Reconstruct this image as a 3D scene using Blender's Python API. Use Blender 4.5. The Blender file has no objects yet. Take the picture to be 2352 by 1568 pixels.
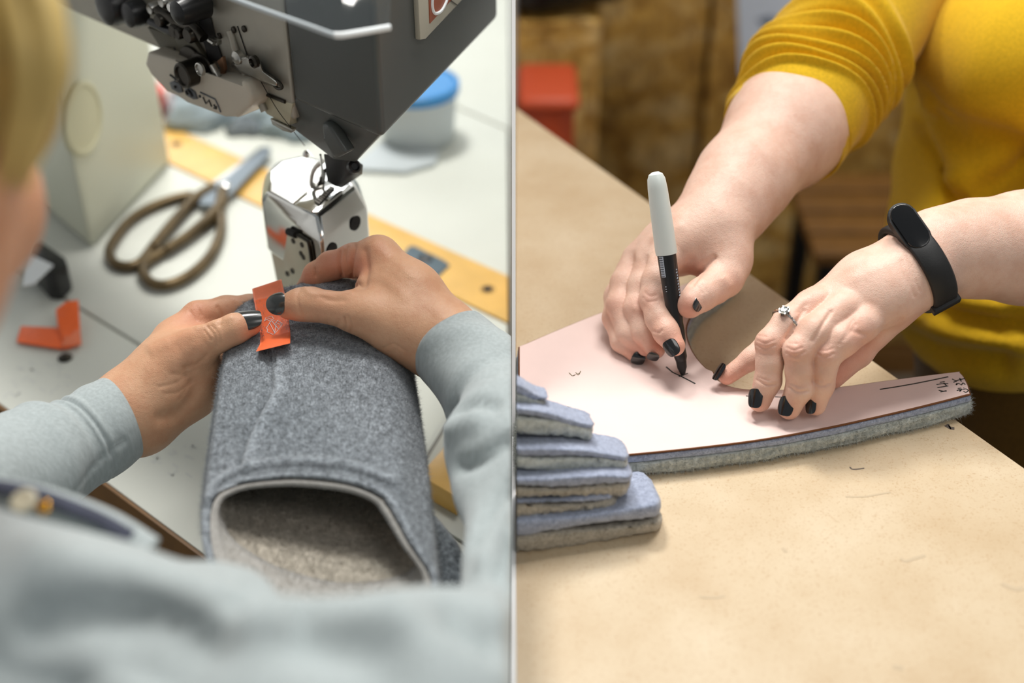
import bpy, bmesh, math, random
import numpy as np
from mathutils import Vector, Matrix

# ------------------------------------------------------------------ camera, world, lights, exposure
FPX = 3000.0                      # focal length in pixels of the 2352 x 1568 frame
PITCH = math.radians(35.0)
CAM = np.array([0.0, 0.0, 1.50])
FWD = np.array([0.0, math.cos(PITCH), -math.sin(PITCH)])
RGT = np.array([1.0, 0.0, 0.0])
UPV = np.array([0.0, math.sin(PITCH), math.cos(PITCH)])
FOCUS = 0.895

scene = bpy.context.scene
col = scene.collection
cam_data = bpy.data.cameras.new('camera')
cam_data.sensor_width = 36.0
cam_data.lens = 36.0 * FPX / 2352.0
cam_data.clip_start = 0.02
cam_data.dof.use_dof = True
cam_data.dof.focus_distance = FOCUS
cam_data.dof.aperture_fstop = 2.7
cam_obj = bpy.data.objects.new('camera', cam_data)
col.objects.link(cam_obj)
cam_obj.location = CAM
cam_obj.rotation_euler = (math.pi / 2 - PITCH, 0, 0)
scene.camera = cam_obj

vs = scene.view_settings
vs.view_transform = 'Standard'
vs.look = 'None'
vs.gamma = 1.0
vs.use_curve_mapping = False
vs.exposure = 0.0
scene.cycles.use_denoising = True
scene.cycles.max_bounces = 6
scene.cycles.use_adaptive_sampling = True
scene.cycles.adaptive_threshold = 0.035
scene.cycles.diffuse_bounces = 3
scene.cycles.glossy_bounces = 3
scene.cycles.transmission_bounces = 5
scene.cycles.caustics_reflective = False
scene.cycles.caustics_refractive = False

world = bpy.data.worlds.new('workshop_ambience')
scene.world = world
world.use_nodes = True
world.node_tree.nodes['Background'].inputs[0].default_value = (0.90, 0.96, 1.0, 1)
world.node_tree.nodes['Background'].inputs[1].default_value = 0.25


def area_light(name, loc, target, size, size_y, power, color):
    ld = bpy.data.lights.new(name, 'AREA')
    ld.shape = 'RECTANGLE'
    ld.size, ld.size_y = size, size_y
    ld.energy = power
    ld.color = color
    o = bpy.data.objects.new(name, ld)
    col.objects.link(o)
    o.location = loc
    o.rotation_euler = (Vector(target) - Vector(loc)).to_track_quat('-Z', 'Y').to_euler()
    o['kind'] = 'structure'
    return o


# ceiling lamps of the two bays, the left one over the sewing table, the right one over the cutting bench; the other two lights are added
area_light('sewing_bay_lamp', (-0.34, 1.72, 2.68), (-0.2, 0.8, 0.9), 0.34, 0.30, 29, (1.0, 0.985, 0.94))
area_light('sewing_bay_added_light', (-0.75, 3.22, 2.0), (-0.45, 0.9, 1.0), 1.3, 1.1, 18, (0.95, 0.98, 1.0))  # invented window light, added for backlight and the reflection on the post
area_light('cutting_bay_light', (0.30, 1.35, 2.55), (0.42, 0.85, 0.93), 0.6, 0.5, 22, (1.0, 0.965, 0.92))
area_light('cutting_bay_light', (0.85, -0.25, 2.60), (0.5, 0.9, 0.93), 0.9, 0.6, 5.5, (1.0, 0.965, 0.92))  # second light, added as front fill to brighten the near fleece edges


# ------------------------------------------------------------------ helpers
def P(px, py, d):
    return CAM + d * (FWD + (px - 1176.0) / FPX * RGT + (784.0 - py) / FPX * UPV)


def ray(px, py):
    return FWD + (px - 1176.0) / FPX * RGT + (784.0 - py) / FPX * UPV


def T(px, py, z):
    r = ray(px, py)
    return CAM + r * ((z - CAM[2]) / r[2])


def proj(V):
    q = V - CAM
    d = q @ FWD
    return 1176.0 + FPX * (q @ RGT) / d, 784.0 - FPX * (q @ UPV) / d, d


def nrm(v):
    v = np.asarray(v, float)
    return v / (np.linalg.norm(v) + 1e-12)


def CD(r, u, c):
    """direction from camera-style components: right, up, towards the viewer"""
    return nrm(r * RGT + u * UPV - c * FWD)


def srgb(r, g, b):
    f = lambda c: (c / 255 / 12.92) if c / 255 <= 0.04045 else ((c / 255 + 0.055) / 1.055) ** 2.4
    return (f(r), f(g), f(b), 1.0)


def tag(o, label=None, cat=None, group=None, kind=None):
    if label: o['label'] = label
    if cat: o['category'] = cat
    if group: o['group'] = group
    if kind: o['kind'] = kind
    return o


def empty(name, loc):
    o = bpy.data.objects.new(name, None)
    col.objects.link(o)
    o.location = tuple(loc)
    o.empty_display_size = 0.02
    return o


def link_mesh(name, me, mat=None, parent=None, smooth=True):
    if mat is not None:
        for m in (mat if isinstance(mat, (list, tuple)) else [mat]):
            me.materials.append(m)
    if smooth and len(me.polygons):
        me.polygons.foreach_set('use_smooth', np.ones(len(me.polygons), bool))
    o = bpy.data.objects.new(name, me)
    col.objects.link(o)
    if parent is not None:
        put(o, parent)
    return o


def world_of(o):
    m = Matrix.Translation(o.location)
    return m if o.parent is None else world_of(o.parent) @ o.matrix_parent_inverse @ m


def put(o, parent):
    o.parent = parent
    o.matrix_parent_inverse = world_of(parent).inverted()
    return o


def mesh(name, verts, faces, mat=None, parent=None, smooth=True):
    me = bpy.data.meshes.new(name)
    me.from_pydata([tuple(map(float, v)) for v in verts], [], [tuple(map(int, f)) for f in faces])
    me.update()
    return link_mesh(name, me, mat, parent, smooth)


def from_bm(name, bm, mat=None, parent=None, smooth=False, angle=None):
    bmesh.ops.recalc_face_normals(bm, faces=bm.faces[:])
    me = bpy.data.meshes.new(name)
    bm.to_mesh(me)
    bm.free()
    o = link_mesh(name, me, mat, parent, smooth)
    if smooth and angle:
        sharp_by_angle(me, angle)
    return o


def sharp_by_angle(me, deg):
    bm = bmesh.new(); bm.from_mesh(me)
    for e in bm.edges:
        if len(e.link_faces) == 2:
            e.smooth = e.calc_face_angle(0) < math.radians(deg)
    bm.to_mesh(me); bm.free()


def prism(name, top, vec, mat, parent=None, bevel=0.0, seg=2, smooth=True):
    """polygon 'top' swept by 'vec'"""
    bm = bmesh.new()
    a = [bm.verts.new(tuple(map(float, p))) for p in top]
    b = [bm.verts.new(tuple(map(float, np.asarray(p) + np.asarray(vec)))) for p in top]
    n = len(top)
    bm.faces.new(a)
    bm.faces.new(b[::-1])
    for i in range(n):
        bm.faces.new((a[i], b[i], b[(i + 1) % n], a[(i + 1) % n]))
    if bevel > 0:
        bmesh.ops.bevel(bm, geom=bm.edges[:], offset=bevel, segments=seg, affect='EDGES', profile=0.6, clamp_overlap=True)
    return from_bm(name, bm, mat, parent, smooth, 40)


def hull_poly(name, pts, faces, mat, parent=None, bevel=0.0, seg=3):
    bm = bmesh.new()
    v = [bm.verts.new(tuple(map(float, p))) for p in pts]
    for f in faces:
        bm.faces.new([v[i] for i in f])
    bmesh.ops.recalc_face_normals(bm, faces=bm.faces[:])
    if bevel > 0:
        bmesh.ops.bevel(bm, geom=bm.edges[:], offset=bevel, segments=seg, affect='EDGES', profile=0.5, clamp_overlap=True)
    return from_bm(name, bm, mat, parent, True, 35)


def spline(pts, n, closed=False):
    """Catmull-Rom through points of any dimension"""
    p = np.asarray(pts, float)
    m = len(p)
    out = []
    segs = m if closed else m - 1
    per = max(1, int(round(n / segs)))
    for i in range(segs):
        if closed:
            p0, p1, p2, p3 = p[(i - 1) % m], p[i], p[(i + 1) % m], p[(i + 2) % m]
        else:
            p1, p2 = p[i], p[i + 1]
            p0 = p[i - 1] if i > 0 else 2 * p1 - p2
            p3 = p[i + 2] if i + 2 < m else 2 * p2 - p1
        for j in range(per):
            t = j / per
            out.append(0.5 * ((2 * p1) + (-p0 + p2) * t + (2 * p0 - 5 * p1 + 4 * p2 - p3) * t * t + (-p0 + 3 * p1 - 3 * p2 + p3) * t ** 3))
    if not closed:
        out.append(p[-1])
    return np.array(out)


def frames(path, closed=False, hint=None):
    n = len(path)
    tan = np.gradient(path, axis=0) if not closed else np.roll(path, -1, 0) - np.roll(path, 1, 0)
    tan /= np.linalg.norm(tan, axis=1)[:, None] + 1e-12
    h = np.array([0, 0, 1.0]) if hint is None else np.asarray(hint, float)
    u = h - tan[0] * (h @ tan[0])
    if np.linalg.norm(u) < 1e-4:
        u = np.array([1.0, 0, 0]) - tan[0] * tan[0][0]
    u = nrm(u)
    U = []
    for i in range(n):
        u = nrm(u - tan[i] * (u @ tan[i]))
        U.append(u)
    U = np.array(U)
    return tan, U, np.cross(tan, U)


def tube(name, path, rad, mat, parent=None, seg=12, closed=False, caps=True, flat=1.0, hint=None, disp=None, smooth=True):
    path = np.asarray(path, float)
    n = len(path)
    rad = np.full(n, rad) if np.isscalar(rad) else np.asarray(rad, float)
    t, U, W = frames(path, closed, hint)
    ph = np.linspace(0, 2 * np.pi, seg, endpoint=False)
    R = rad[:, None] * np.ones(seg)[None]
    if disp is not None:
        R = R + disp(np.linspace(0, 1, n)[:, None], ph[None])
    V = path[:, None] + (U[:, None] * np.cos(ph)[None, :, None] * flat + W[:, None] * np.sin(ph)[None, :, None]) * R[..., None]
    V = V.reshape(-1, 3)
    F = []
    for i in range(n if closed else n - 1):
        k = (i + 1) % n
        for j in range(seg):
            F.append((i * seg + j, i * seg + (j + 1) % seg, k * seg + (j + 1) % seg, k * seg + j))
    if caps and not closed:
        F.append(tuple(range(seg))[::-1])
        F.append(tuple((n - 1) * seg + j for j in range(seg)))
    o = mesh(name, V, F, mat, parent, smooth)
    if caps and not closed and smooth:
        sharp_by_angle(o.data, 50)
    return o


def lathe(name, origin, axis, prof, mat, parent=None, seg=32, angle=40):
    axis = nrm(axis)
    h = np.array([0, 0, 1.0]) if abs(axis[2]) < 0.9 else np.array([1.0, 0, 0])
    u = nrm(np.cross(axis, h)); w = np.cross(axis, u)
    V, F = [], []
    for r, z in prof:
        for j in range(seg):
            a = 2 * math.pi * j / seg
            V.append(np.asarray(origin) + axis * z + (u * math.cos(a) + w * math.sin(a)) * r)
    n = len(prof)
    for i in range(n - 1):
        for j in range(seg):
            F.append((i * seg + j, i * seg + (j + 1) % seg, (i + 1) * seg + (j + 1) % seg, (i + 1) * seg + j))
    F.append(tuple(range(seg))[::-1])
    F.append(tuple((n - 1) * seg + j for j in range(seg)))
    o = mesh(name, V, F, mat, parent, True)
    bm = bmesh.new(); bm.from_mesh(o.data)
    bmesh.ops.remove_doubles(bm, verts=bm.verts[:], dist=1e-6)
    bmesh.ops.recalc_face_normals(bm, faces=bm.faces[:])
    bm.to_mesh(o.data); bm.free()
    o.data.polygons.foreach_set('use_smooth', np.ones(len(o.data.polygons), bool))
    sharp_by_angle(o.data, angle)
    return o


def ribbon(name, pts, width, normal, thick, mat, parent=None):
    """flat strip along 3D points lying on a surface with the given normal"""
    p = np.asarray(pts, float)
    nm = nrm(normal)
    tan = np.gradient(p, axis=0)
    side = np.cross(tan, nm)
    side /= np.linalg.norm(side, axis=1)[:, None] + 1e-12
    w = width if not np.isscalar(width) else np.full(len(p), width)
    w = np.asarray(w)[:, None] / 2
    A, B = p + side * w, p - side * w
    n = len(p)
    V = np.concatenate([A + nm * thick, B + nm * thick, A, B])
    F = []
    for i in range(n - 1):
        F += [(i, i + 1, n + i + 1, n + i), (2 * n + i, 3 * n + i, 3 * n + i + 1, 2 * n + i + 1),
              (i, 2 * n + i, 2 * n + i + 1, i + 1), (n + i, n + i + 1, 3 * n + i + 1, 3 * n + i)]
    F += [(0, n, 3 * n, 2 * n), (n - 1, 3 * n - 1, 4 * n - 1, 2 * n - 1)]
    o = mesh(name, V, F, mat, parent, False)
    return o


# ------------------------------------------------------------------ implicit surfaces (for bodies and cloth)
class Field:
    def __init__(self, lo, hi, h):
        self.h = h
        self.lo = np.asarray(lo, float)
        self.n = np.maximum(4, np.ceil((np.asarray(hi) - self.lo) / h).astype(int) + 1)
        self.F = np.full(self.n, 0.5, np.float32)

    def window(self, lo, hi):
        i0 = np.clip(np.floor((lo - self.lo) / self.h).astype(int), 0, self.n - 1)
        i1 = np.clip(np.ceil((hi - self.lo) / self.h).astype(int) + 1, 1, self.n)
        sl = tuple(slice(a, b) for a, b in zip(i0, i1))
        ax = [(self.lo[k] + self.h * np.arange(i0[k], i1[k])).astype(np.float32) for k in range(3)]
        return sl, ax

    def group(self, prims, k_in, k_out):
        """prims: (a, b, ra, rb, flatten_normal, factor)"""
        m = k_in + k_out + 4 * self.h
        lo = np.min([np.minimum(p[0], p[1]) - max(p[2], p[3]) for p in prims], 0) - m
        hi = np.max([np.maximum(p[0], p[1]) + max(p[2], p[3]) for p in prims], 0) + m
        sl, ax = self.window(lo, hi)
        if any(len(a) == 0 for a in ax):
            return
        X, Y, Z = np.meshgrid(*ax, indexing='ij', sparse=True)
        G = None
        for p in prims:
            a, b, ra, rb = p[:4]
            ba = b - a
            l2 = max(float(ba @ ba), 1e-12)
            x, y, z = X - np.float32(a[0]), Y - np.float32(a[1]), Z - np.float32(a[2])
            if len(p) > 4 and p[4] is not None:
                nn, fac = p[4], p[5]
                s = (x * nn[0] + y * nn[1] + z * nn[2]) * np.float32(1 / fac - 1)
                x, y, z = x + s * nn[0], y + s * nn[1], z + s * nn[2]
            t = np.clip((x * ba[0] + y * ba[1] + z * ba[2]) / l2, 0, 1).astype(np.float32)
            d = np.sqrt((x - t * ba[0]) ** 2 + (y - t * ba[1]) ** 2 + (z - t * ba[2]) ** 2) - (ra + (rb - ra) * t)
            d = d.astype(np.float32)
            G = d if G is None else smin(G, d, k_in)
        self.F[sl] = smin(self.F[sl], G, k_out)

    def clip_x(self, xmax):
        X = (self.lo[0] + self.h * np.arange(self.n[0]))[:, None, None]
        self.F = np.maximum(self.F, (X - xmax).astype(np.float32))

    def surface(self):
        F = self.F
        S = F < 0
        c = np.zeros(np.array(F.shape) - 1, np.uint8)
        corners = [(i, j, k) for i in (0, 1) for j in (0, 1) for k in (0, 1)]
        nx, ny, nz = F.shape
        for (i, j, k) in corners:
            c += S[i:nx - 1 + i, j:ny - 1 + j, k:nz - 1 + k]
        idx = np.argwhere((c > 0) & (c < 8))
        ids = np.full(c.shape, -1, np.int64)
        ids[tuple(idx.T)] = np.arange(len(idx))
        acc = np.zeros((len(idx), 3)); cnt = np.zeros(len(idx))
        for a in corners:
            for ax in range(3):
                if a[ax]:
                    continue
                b = list(a); b[ax] = 1
                fa = F[tuple((idx + np.array(a)).T)].astype(float)
                fb = F[tuple((idx + np.array(b)).T)].astype(float)
                cr = (fa < 0) != (fb < 0)
                t = fa[cr] / (fa[cr] - fb[cr])
                q = np.tile(np.array(a, float), (cr.sum(), 1))
                q[:, ax] += t
                acc[cr] += q; cnt[cr] += 1
        V = self.lo + self.h * (idx + acc / cnt[:, None])
        faces = []
        for ax in range(3):
            s0 = [slice(None)] * 3; s1 = [slice(None)] * 3
            s0[ax] = slice(0, -1); s1[ax] = slice(1, None)
            A, B = S[tuple(s0)], S[tuple(s1)]
            e = np.argwhere(A != B)
            o1, o2 = (ax + 1) % 3, (ax + 2) % 3
            lim = np.array(c.shape)
            ok = (e[:, o1] > 0) & (e[:, o2] > 0) & (e[:, o1] < lim[o1]) & (e[:, o2] < lim[o2])
            e = e[ok]
            ins = A[tuple(e.T)]
            def cell(d1, d2):
                q = e.copy(); q[:, o1] -= d1; q[:, o2] -= d2
                return ids[tuple(q.T)]
            q = np.stack([cell(0, 0), cell(1, 0), cell(1, 1), cell(0, 1)], 1)
            q[~ins] = q[~ins][:, ::-1]
            faces.append(q)
        return V, np.concatenate(faces)


def smin(a, b, k):
    h = np.clip(0.5 + 0.5 * (b - a) / k, 0, 1)
    return b * (1 - h) + a * h - k * h * (1 - h)


def vnormals(V, Fq):
    d1 = V[Fq[:, 2]] - V[Fq[:, 0]]
    d2 = V[Fq[:, 3]] - V[Fq[:, 1]]
    fn = np.cross(d1, d2)
    N = np.zeros_like(V)
    for k in range(4):
        for c in range(3):
            N[:, c] += np.bincount(Fq[:, k], fn[:, c], len(V))
    return N / (np.linalg.norm(N, axis=1)[:, None] + 1e-15)


def relax(V, Fq, it, lam=0.5):
    e = np.concatenate([Fq[:, [0, 1]], Fq[:, [1, 2]], Fq[:, [2, 3]], Fq[:, [3, 0]]])
    deg = np.bincount(e.ravel(), minlength=len(V)).astype(float)
    for _ in range(it):
        S = np.zeros_like(V)
        for c in range(3):
            S[:, c] = np.bincount(e[:, 0], V[e[:, 1], c], len(V)) + np.bincount(e[:, 1], V[e[:, 0], c], len(V))
        V = V + lam * (S / deg[:, None] - V)
    return V


def poly_dist(x, y, pts):
    best = np.full(x.shape, 1e9)
    pts = np.asarray(pts, float)
    if len(pts) == 1:
        return np.hypot(x - pts[0, 0], y - pts[0, 1])
    for a, b in zip(pts[:-1], pts[1:]):
        d = b - a
        t = np.clip(((x - a[0]) * d[0] + (y - a[1]) * d[1]) / (d @ d + 1e-9), 0, 1)
        best = np.minimum(best, np.hypot(x - a[0] - t * d[0], y - a[1] - t * d[1]))
    return best


def sculpt(V, Fq, strokes, dwin=None):
    """raise (+) or carve (-) the surface along strokes given by where they show; amount in mm, width in px"""
    for pts, w, amt in strokes:
        N = vnormals(V, Fq)
        x, y, d = proj(V)
        facing = np.clip((N * (CAM - V)).sum(1) / np.linalg.norm(CAM - V, axis=1) * 3, 0, 1)
        if len(pts) > 2:
            pts = spline(pts, 8 * len(pts))
        r = poly_dist(x, y, pts)
        g = np.exp(-(r / w) ** 2) * facing
        if dwin is not None:
            g = g * ((d > dwin[0]) & (d < dwin[1]))
        V = V + N * (amt * 0.001 * g)[:, None]
    return V


def chain(pts, flat=None):
    """round cones through (px, py, depth, radius_px)"""
    out = []
    for a, b in zip(pts[:-1], pts[1:]):
        pr = [P(*a[:3]), P(*b[:3]), a[3] * a[2] / FPX, b[3] * b[2] / FPX]
        if flat is not None:
            pr += [np.asarray(flat[0], np.float32), flat[1]]
        out.append(tuple(pr))
    return out


def bounds(groups, pad):
    pr = [p for g in groups for p in g]
    lo = np.min([np.minimum(p[0], p[1]) - max(p[2], p[3]) for p in pr], 0) - pad
    hi = np.max([np.maximum(p[0], p[1]) + max(p[2], p[3]) for p in pr], 0) + pad
    return lo, hi


def paint(V, spots):
    """0..1 blush, spots are (px, py, depth, radius in m, amount)"""
    t = np.zeros(len(V))
    for px, py, d, r, a in spots:
        q = np.linalg.norm(V - P(px, py, d), axis=1)
        t = np.maximum(t, a * np.exp(-(q / r) ** 2))
    return t


def quad_mesh(name, V, Fq, mat, parent=None, attr=None):
    me = bpy.data.meshes.new(name)
    me.vertices.add(len(V))
    me.vertices.foreach_set('co', np.asarray(V, np.float32).ravel())
    me.loops.add(len(Fq) * 4)
    me.loops.foreach_set('vertex_index', Fq.ravel().astype(np.int32))
    me.polygons.add(len(Fq))
    me.polygons.foreach_set('loop_start', np.arange(0, len(Fq) * 4, 4, dtype=np.int32))
    me.update(calc_edges=True)
    me.validate()
    if attr is not None:
        at = me.attributes.new('blush', 'FLOAT', 'POINT')
        at.data.foreach_set('value', np.asarray(attr, np.float32))
    return link_mesh(name, me, mat, parent, True)


# ------------------------------------------------------------------ materials
def clear_sheet(name, tint, gloss):
    """thin clear sheet: light passes straight through, with a faint sheen"""
    m = bpy.data.materials.new(name)
    m.use_nodes = True
    t = m.node_tree
    t.nodes.remove(t.nodes['Principled BSDF'])
    a, b, mx = t.nodes.new('ShaderNodeBsdfTransparent'), t.nodes.new('ShaderNodeBsdfGlossy'), t.nodes.new('ShaderNodeMixShader')
    a.inputs[0].default_value = tint
    b.inputs['Roughness'].default_value = 0.08
    mx.inputs[0].default_value = gloss
    t.links.new(a.outputs[0], mx.inputs[1]); t.links.new(b.outputs[0], mx.inputs[2])
    t.links.new(mx.outputs[0], t.nodes['Material Output'].inputs[0])
    return m


class NT:
    def __init__(self, name):
        self.m = bpy.data.materials.new(name)
        self.m.use_nodes = True
        self.t = self.m.node_tree
        self.b = self.t.nodes['Principled BSDF']
        self.tc = None

    def n(self, typ, **kw):
        nd = self.t.nodes.new(typ)
        for k, v in kw.items():
            setattr(nd, k, v)
        return nd

    def l(self, a, b):
        self.t.links.new(a, b)

    def coord(self, scale=(1, 1, 1), rot=(0, 0, 0)):
        if self.tc is None:
            self.tc = self.n('ShaderNodeTexCoord')
        mp = self.n('ShaderNodeMapping')
        mp.inputs['Scale'].default_value = scale
        mp.inputs['Rotation'].default_value = rot
        self.l(self.tc.outputs['Object'], mp.inputs['Vector'])
        return mp.outputs[0]

    def noise(self, scale, detail=3, rough=0.55, vec=None, dist=0.0):
        nd = self.n('ShaderNodeTexNoise')
        nd.inputs['Scale'].default_value = scale
        nd.inputs['Detail'].default_value = detail
        nd.inputs['Roughness'].default_value = rough
        nd.inputs['Distortion'].default_value = dist
        self.l(vec if vec is not None else self.coord(), nd.inputs['Vector'])
        return nd.outputs['Fac']

    def ramp(self, fac, stops):
        r = self.n('ShaderNodeValToRGB')
        e = r.color_ramp.elements
        while len(e) < len(stops):
            e.new(0.5)
        for el, (p, c) in zip(e, stops):
            el.position = p
            el.color = c
        self.l(fac, r.inputs[0])
        return r.outputs[0]

    def mix(self, fac, a, b, mode='MIX'):
        m = self.n('ShaderNodeMix', data_type='RGBA', blend_type=mode)
        for sock, val in ((m.inputs[0], fac), (m.inputs[6], a), (m.inputs[7], b)):
            if hasattr(val, 'is_linked'):
                self.l(val, sock)
            else:
                sock.default_value = val
        return m.outputs[2]

    def bump(self, h, strength, dist=0.001):
        bp = self.n('ShaderNodeBump')
        bp.inputs['Strength'].default_value = strength
        bp.inputs['Distance'].default_value = dist
        self.l(h, bp.inputs['Height'])
        prev = self.b.inputs['Normal']
        if prev.is_linked:
            self.l(prev.links[0].from_socket, bp.inputs['Normal'])
        self.l(bp.outputs[0], self.b.inputs['Normal'])

    def base(self, c):
        if hasattr(c, 'is_linked'):
            self.l(c, self.b.inputs['Base Color'])
        else:
            self.b.inputs['Base Color'].default_value = c

    def set(self, **kw):
        for k, v in kw.items():
            self.b.inputs[k.replace('_', ' ')].default_value = v
        return self


def plain(name, c, rough=0.5, metal=0.0, var=0.0, vscale=40, bump=0.0, bscale=300, spec=0.5, **kw):
    q = NT(name)
    if var > 0:
        lo = tuple(x * (1 - var) for x in c[:3]) + (1,)
        hi = tuple(min(1, x * (1 + var)) for x in c[:3]) + (1,)
        q.base(q.ramp(q.noise(vscale), [(0.3, lo), (0.7, hi)]))
    else:
        q.base(c)
    q.set(Roughness=rough, Metallic=metal)
    q.b.inputs['Specular IOR Level'].default_value = spec
    if bump > 0:
        q.bump(q.noise(bscale, 4), bump)
    for k, v in kw.items():
        q.b.inputs[k.replace('_', ' ')].default_value = v
    return q.m


def skin_mat(name, base, blush, sss=0.12):
    q = NT(name)
    at = q.n('ShaderNodeAttribute', attribute_name='blush')
    v = q.noise(55, 4, 0.6)
    dark = tuple(x * y for x, y in zip(base[:3], (0.90, 0.82, 0.78))) + (1,)
    lite = tuple(min(1, x * 1.06) for x in base[:3]) + (1,)
    c = q.ramp(v, [(0.32, dark), (0.55, base), (0.75, lite)])
    v2 = q.noise(420, 3, 0.6)
    c = q.mix(q.ramp(v2, [(0.35, (0, 0, 0, 1)), (0.75, (0.22, 0.22, 0.22, 1))]), c, tuple(x * y for x, y in zip(base[:3], (0.95, 0.72, 0.66))) + (1,))
    c = q.mix(at.outputs['Fac'], c, blush)
    q.base(c)
    q.set(Roughness=0.47)
    q.b.inputs['Specular IOR Level'].default_value = 0.42
    q.b.inputs['Subsurface Weight'].default_value = sss
    q.b.inputs['Subsurface Radius'].default_value = (1.0, 0.35, 0.2)
    q.b.inputs['Subsurface Scale'].default_value = 0.006
    vor = q.n('ShaderNodeTexVoronoi', feature='DISTANCE_TO_EDGE')
    vor.inputs['Scale'].default_value = 900
    q.l(q.coord(), vor.inputs['Vector'])
    q.bump(vor.outputs['Distance'], 0.35, 0.0006)
    q.bump(q.noise(330, 4, 0.65), 0.38, 0.0008)
    return q.m


def felt_mat(name, dark, lite, scale=260, bump=0.6):
    """mottled wool: pale and dark fibres"""
    q = NT(name)
    a = q.noise(scale, 5, 0.72)
    b = q.noise(scale * 3.3, 3, 0.7)
    mid = tuple((x + y) / 2 for x, y in zip(dark[:3], lite[:3])) + (1,)
    c = q.ramp(a, [(0.34, dark), (0.5, mid), (0.66, lite)])
    c2 = q.ramp(b, [(0.35, dark), (0.68, lite)])
    q.base(q.mix(0.5, c, c2))
    q.set(Roughness=0.95)
    q.b.inputs['Specular IOR Level'].default_value = 0.12
    q.b.inputs['Sheen Weight'].default_value = 0.35
    q.b.inputs['Sheen Roughness'].default_value = 0.5
    q.bump(a, bump, 0.0015)
    q.bump(b, bump * 0.6, 0.0006)
    return q.m


def knit_mat(name, c, streak=(240, 60, 60), var=0.12, bump=0.3, sheen=0.3):
    q = NT(name)
    v = q.noise(7, 4, 0.6, q.coord(streak))
    lo = tuple(x * (1 - var) for x in c[:3]) + (1,)
    hi = tuple(min(1, x * (1 + var)) for x in c[:3]) + (1,)
    q.base(q.ramp(v, [(0.3, lo), (0.7, hi)]))
    q.set(Roughness=0.92)
    q.b.inputs['Specular IOR Level'].default_value = 0.15
    q.b.inputs['Sheen Weight'].default_value = sheen
    q.bump(v, bump, 0.0008)
    q.bump(q.noise(900, 2), bump * 0.7, 0.0004)
    return q.m
M = {}
M['skin_a'] = skin_mat('tanned_skin', srgb(212, 166, 132), srgb(214, 138, 108))
M['skin_b'] = skin_mat('fair_skin', srgb(232, 197, 178), srgb(222, 148, 124))
M['polish_grey'] = plain('charcoal_nail_polish', srgb(44, 46, 44), 0.22, spec=0.6, Coat_Weight=0.6, Coat_Roughness=0.12)
M['polish_black'] = plain('black_nail_polish', srgb(16, 14, 16), 0.18, spec=0.6, Coat_Weight=0.7, Coat_Roughness=0.08)
M['jersey'] = knit_mat('grey_marl_jersey', srgb(164, 173, 174), (60, 60, 14), 0.13, 0.25)
M['jersey_pale'] = M['jersey']
M['mustard'] = knit_mat('mustard_knit', srgb(217, 174, 32), (60, 60, 60), 0.13, 0.35, 0.15)
M['skirt'] = knit_mat('dark_olive_skirt', srgb(86, 62, 18), (200, 40, 40), 0.2, 0.2)
M['felt_grey'] = felt_mat('grey_wool_felt', srgb(38, 41, 45), srgb(190, 198, 206))
M['felt_blue'] = felt_mat('blue_grey_felt', srgb(118, 126, 150), srgb(196, 206, 228), 300)
M['fleece'] = felt_mat('grey_fleece_pile', srgb(172, 176, 168), srgb(236, 240, 234), 160, 1.0)
M['lining'] = felt_mat('warm_grey_wool_lining', srgb(140, 132, 118), srgb(206, 198, 184), 150, 0.9)
M['binding'] = felt_mat('pale_grey_binding', srgb(148, 145, 140), srgb(186, 184, 180), 300, 0.4)
M['thread_dark'] = plain('dark_grey_thread', srgb(44, 48, 56), 0.9)
M['thread_pale'] = plain('pale_thread', srgb(214, 216, 212), 0.85)
M['white_wall'] = plain('white_paint', srgb(250, 250, 250), 0.6, var=0.02)
M['table_white'] = plain('white_laminate', srgb(214, 216, 207), 0.55, var=0.03, vscale=9, spec=0.25)
M['wood_strip'] = plain('varnished_beech', srgb(226, 180, 96), 0.32, var=0.08, vscale=30, spec=0.5)
M['wood_edge'] = plain('brown_wood_edge', srgb(122, 84, 36), 0.5, var=0.15, vscale=25)
M['dark_void'] = plain('hole_shade_black', srgb(30, 28, 27), 0.8)  # flat black; also painted in as the shade inside holes, slot and gap
M['floor'] = plain('grey_concrete_floor', srgb(120, 112, 100), 0.7, var=0.12, vscale=6)
M['iron_white'] = plain('cream_enamel', srgb(206, 207, 188), 0.42, var=0.02, vscale=8)
M['grey_paint'] = plain('grey_machine_paint', srgb(76, 80, 78), 0.38, var=0.03, vscale=20)
M['plate'] = plain('brushed_light_alloy', srgb(168, 164, 152), 0.42, 0.35, var=0.06, vscale=30)
M['chrome'] = plain('polished_chrome', srgb(225, 224, 220), 0.09, 1.0)
M['steel'] = plain('worn_steel', srgb(178, 176, 170), 0.28, 1.0, var=0.08, vscale=60)
M['dark_steel'] = plain('blackened_steel', srgb(64, 60, 54), 0.3, 0.85)
M['black_plastic'] = plain('black_plastic', srgb(20, 20, 22), 0.35)
M['soft_black'] = plain('matte_black_rubber', srgb(24, 24, 25), 0.55, bump=0.1, bscale=900)
M['slate'] = plain('slate_blue_plate', srgb(74, 92, 102), 0.45)
M['brass'] = plain('aged_brass', srgb(94, 78, 52), 0.34, 0.6, var=0.3, vscale=40)
M['orange'] = plain('orange_ribbon', srgb(250, 104, 28), 0.5, var=0.05, vscale=200, bump=0.15, bscale=1500, Sheen_Weight=0.2)
M['orange_back'] = plain('orange_ribbon_back', srgb(240, 130, 90), 0.55, var=0.04, vscale=200)
M['red'] = plain('red_plastic', srgb(204, 52, 26), 0.45)
M['orange_red'] = plain('orange_red_plastic', srgb(208, 84, 44), 0.5)
M['hair_dark'] = plain('brown_hair', srgb(142, 98, 44), 0.5, var=0.25, vscale=30)
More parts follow.
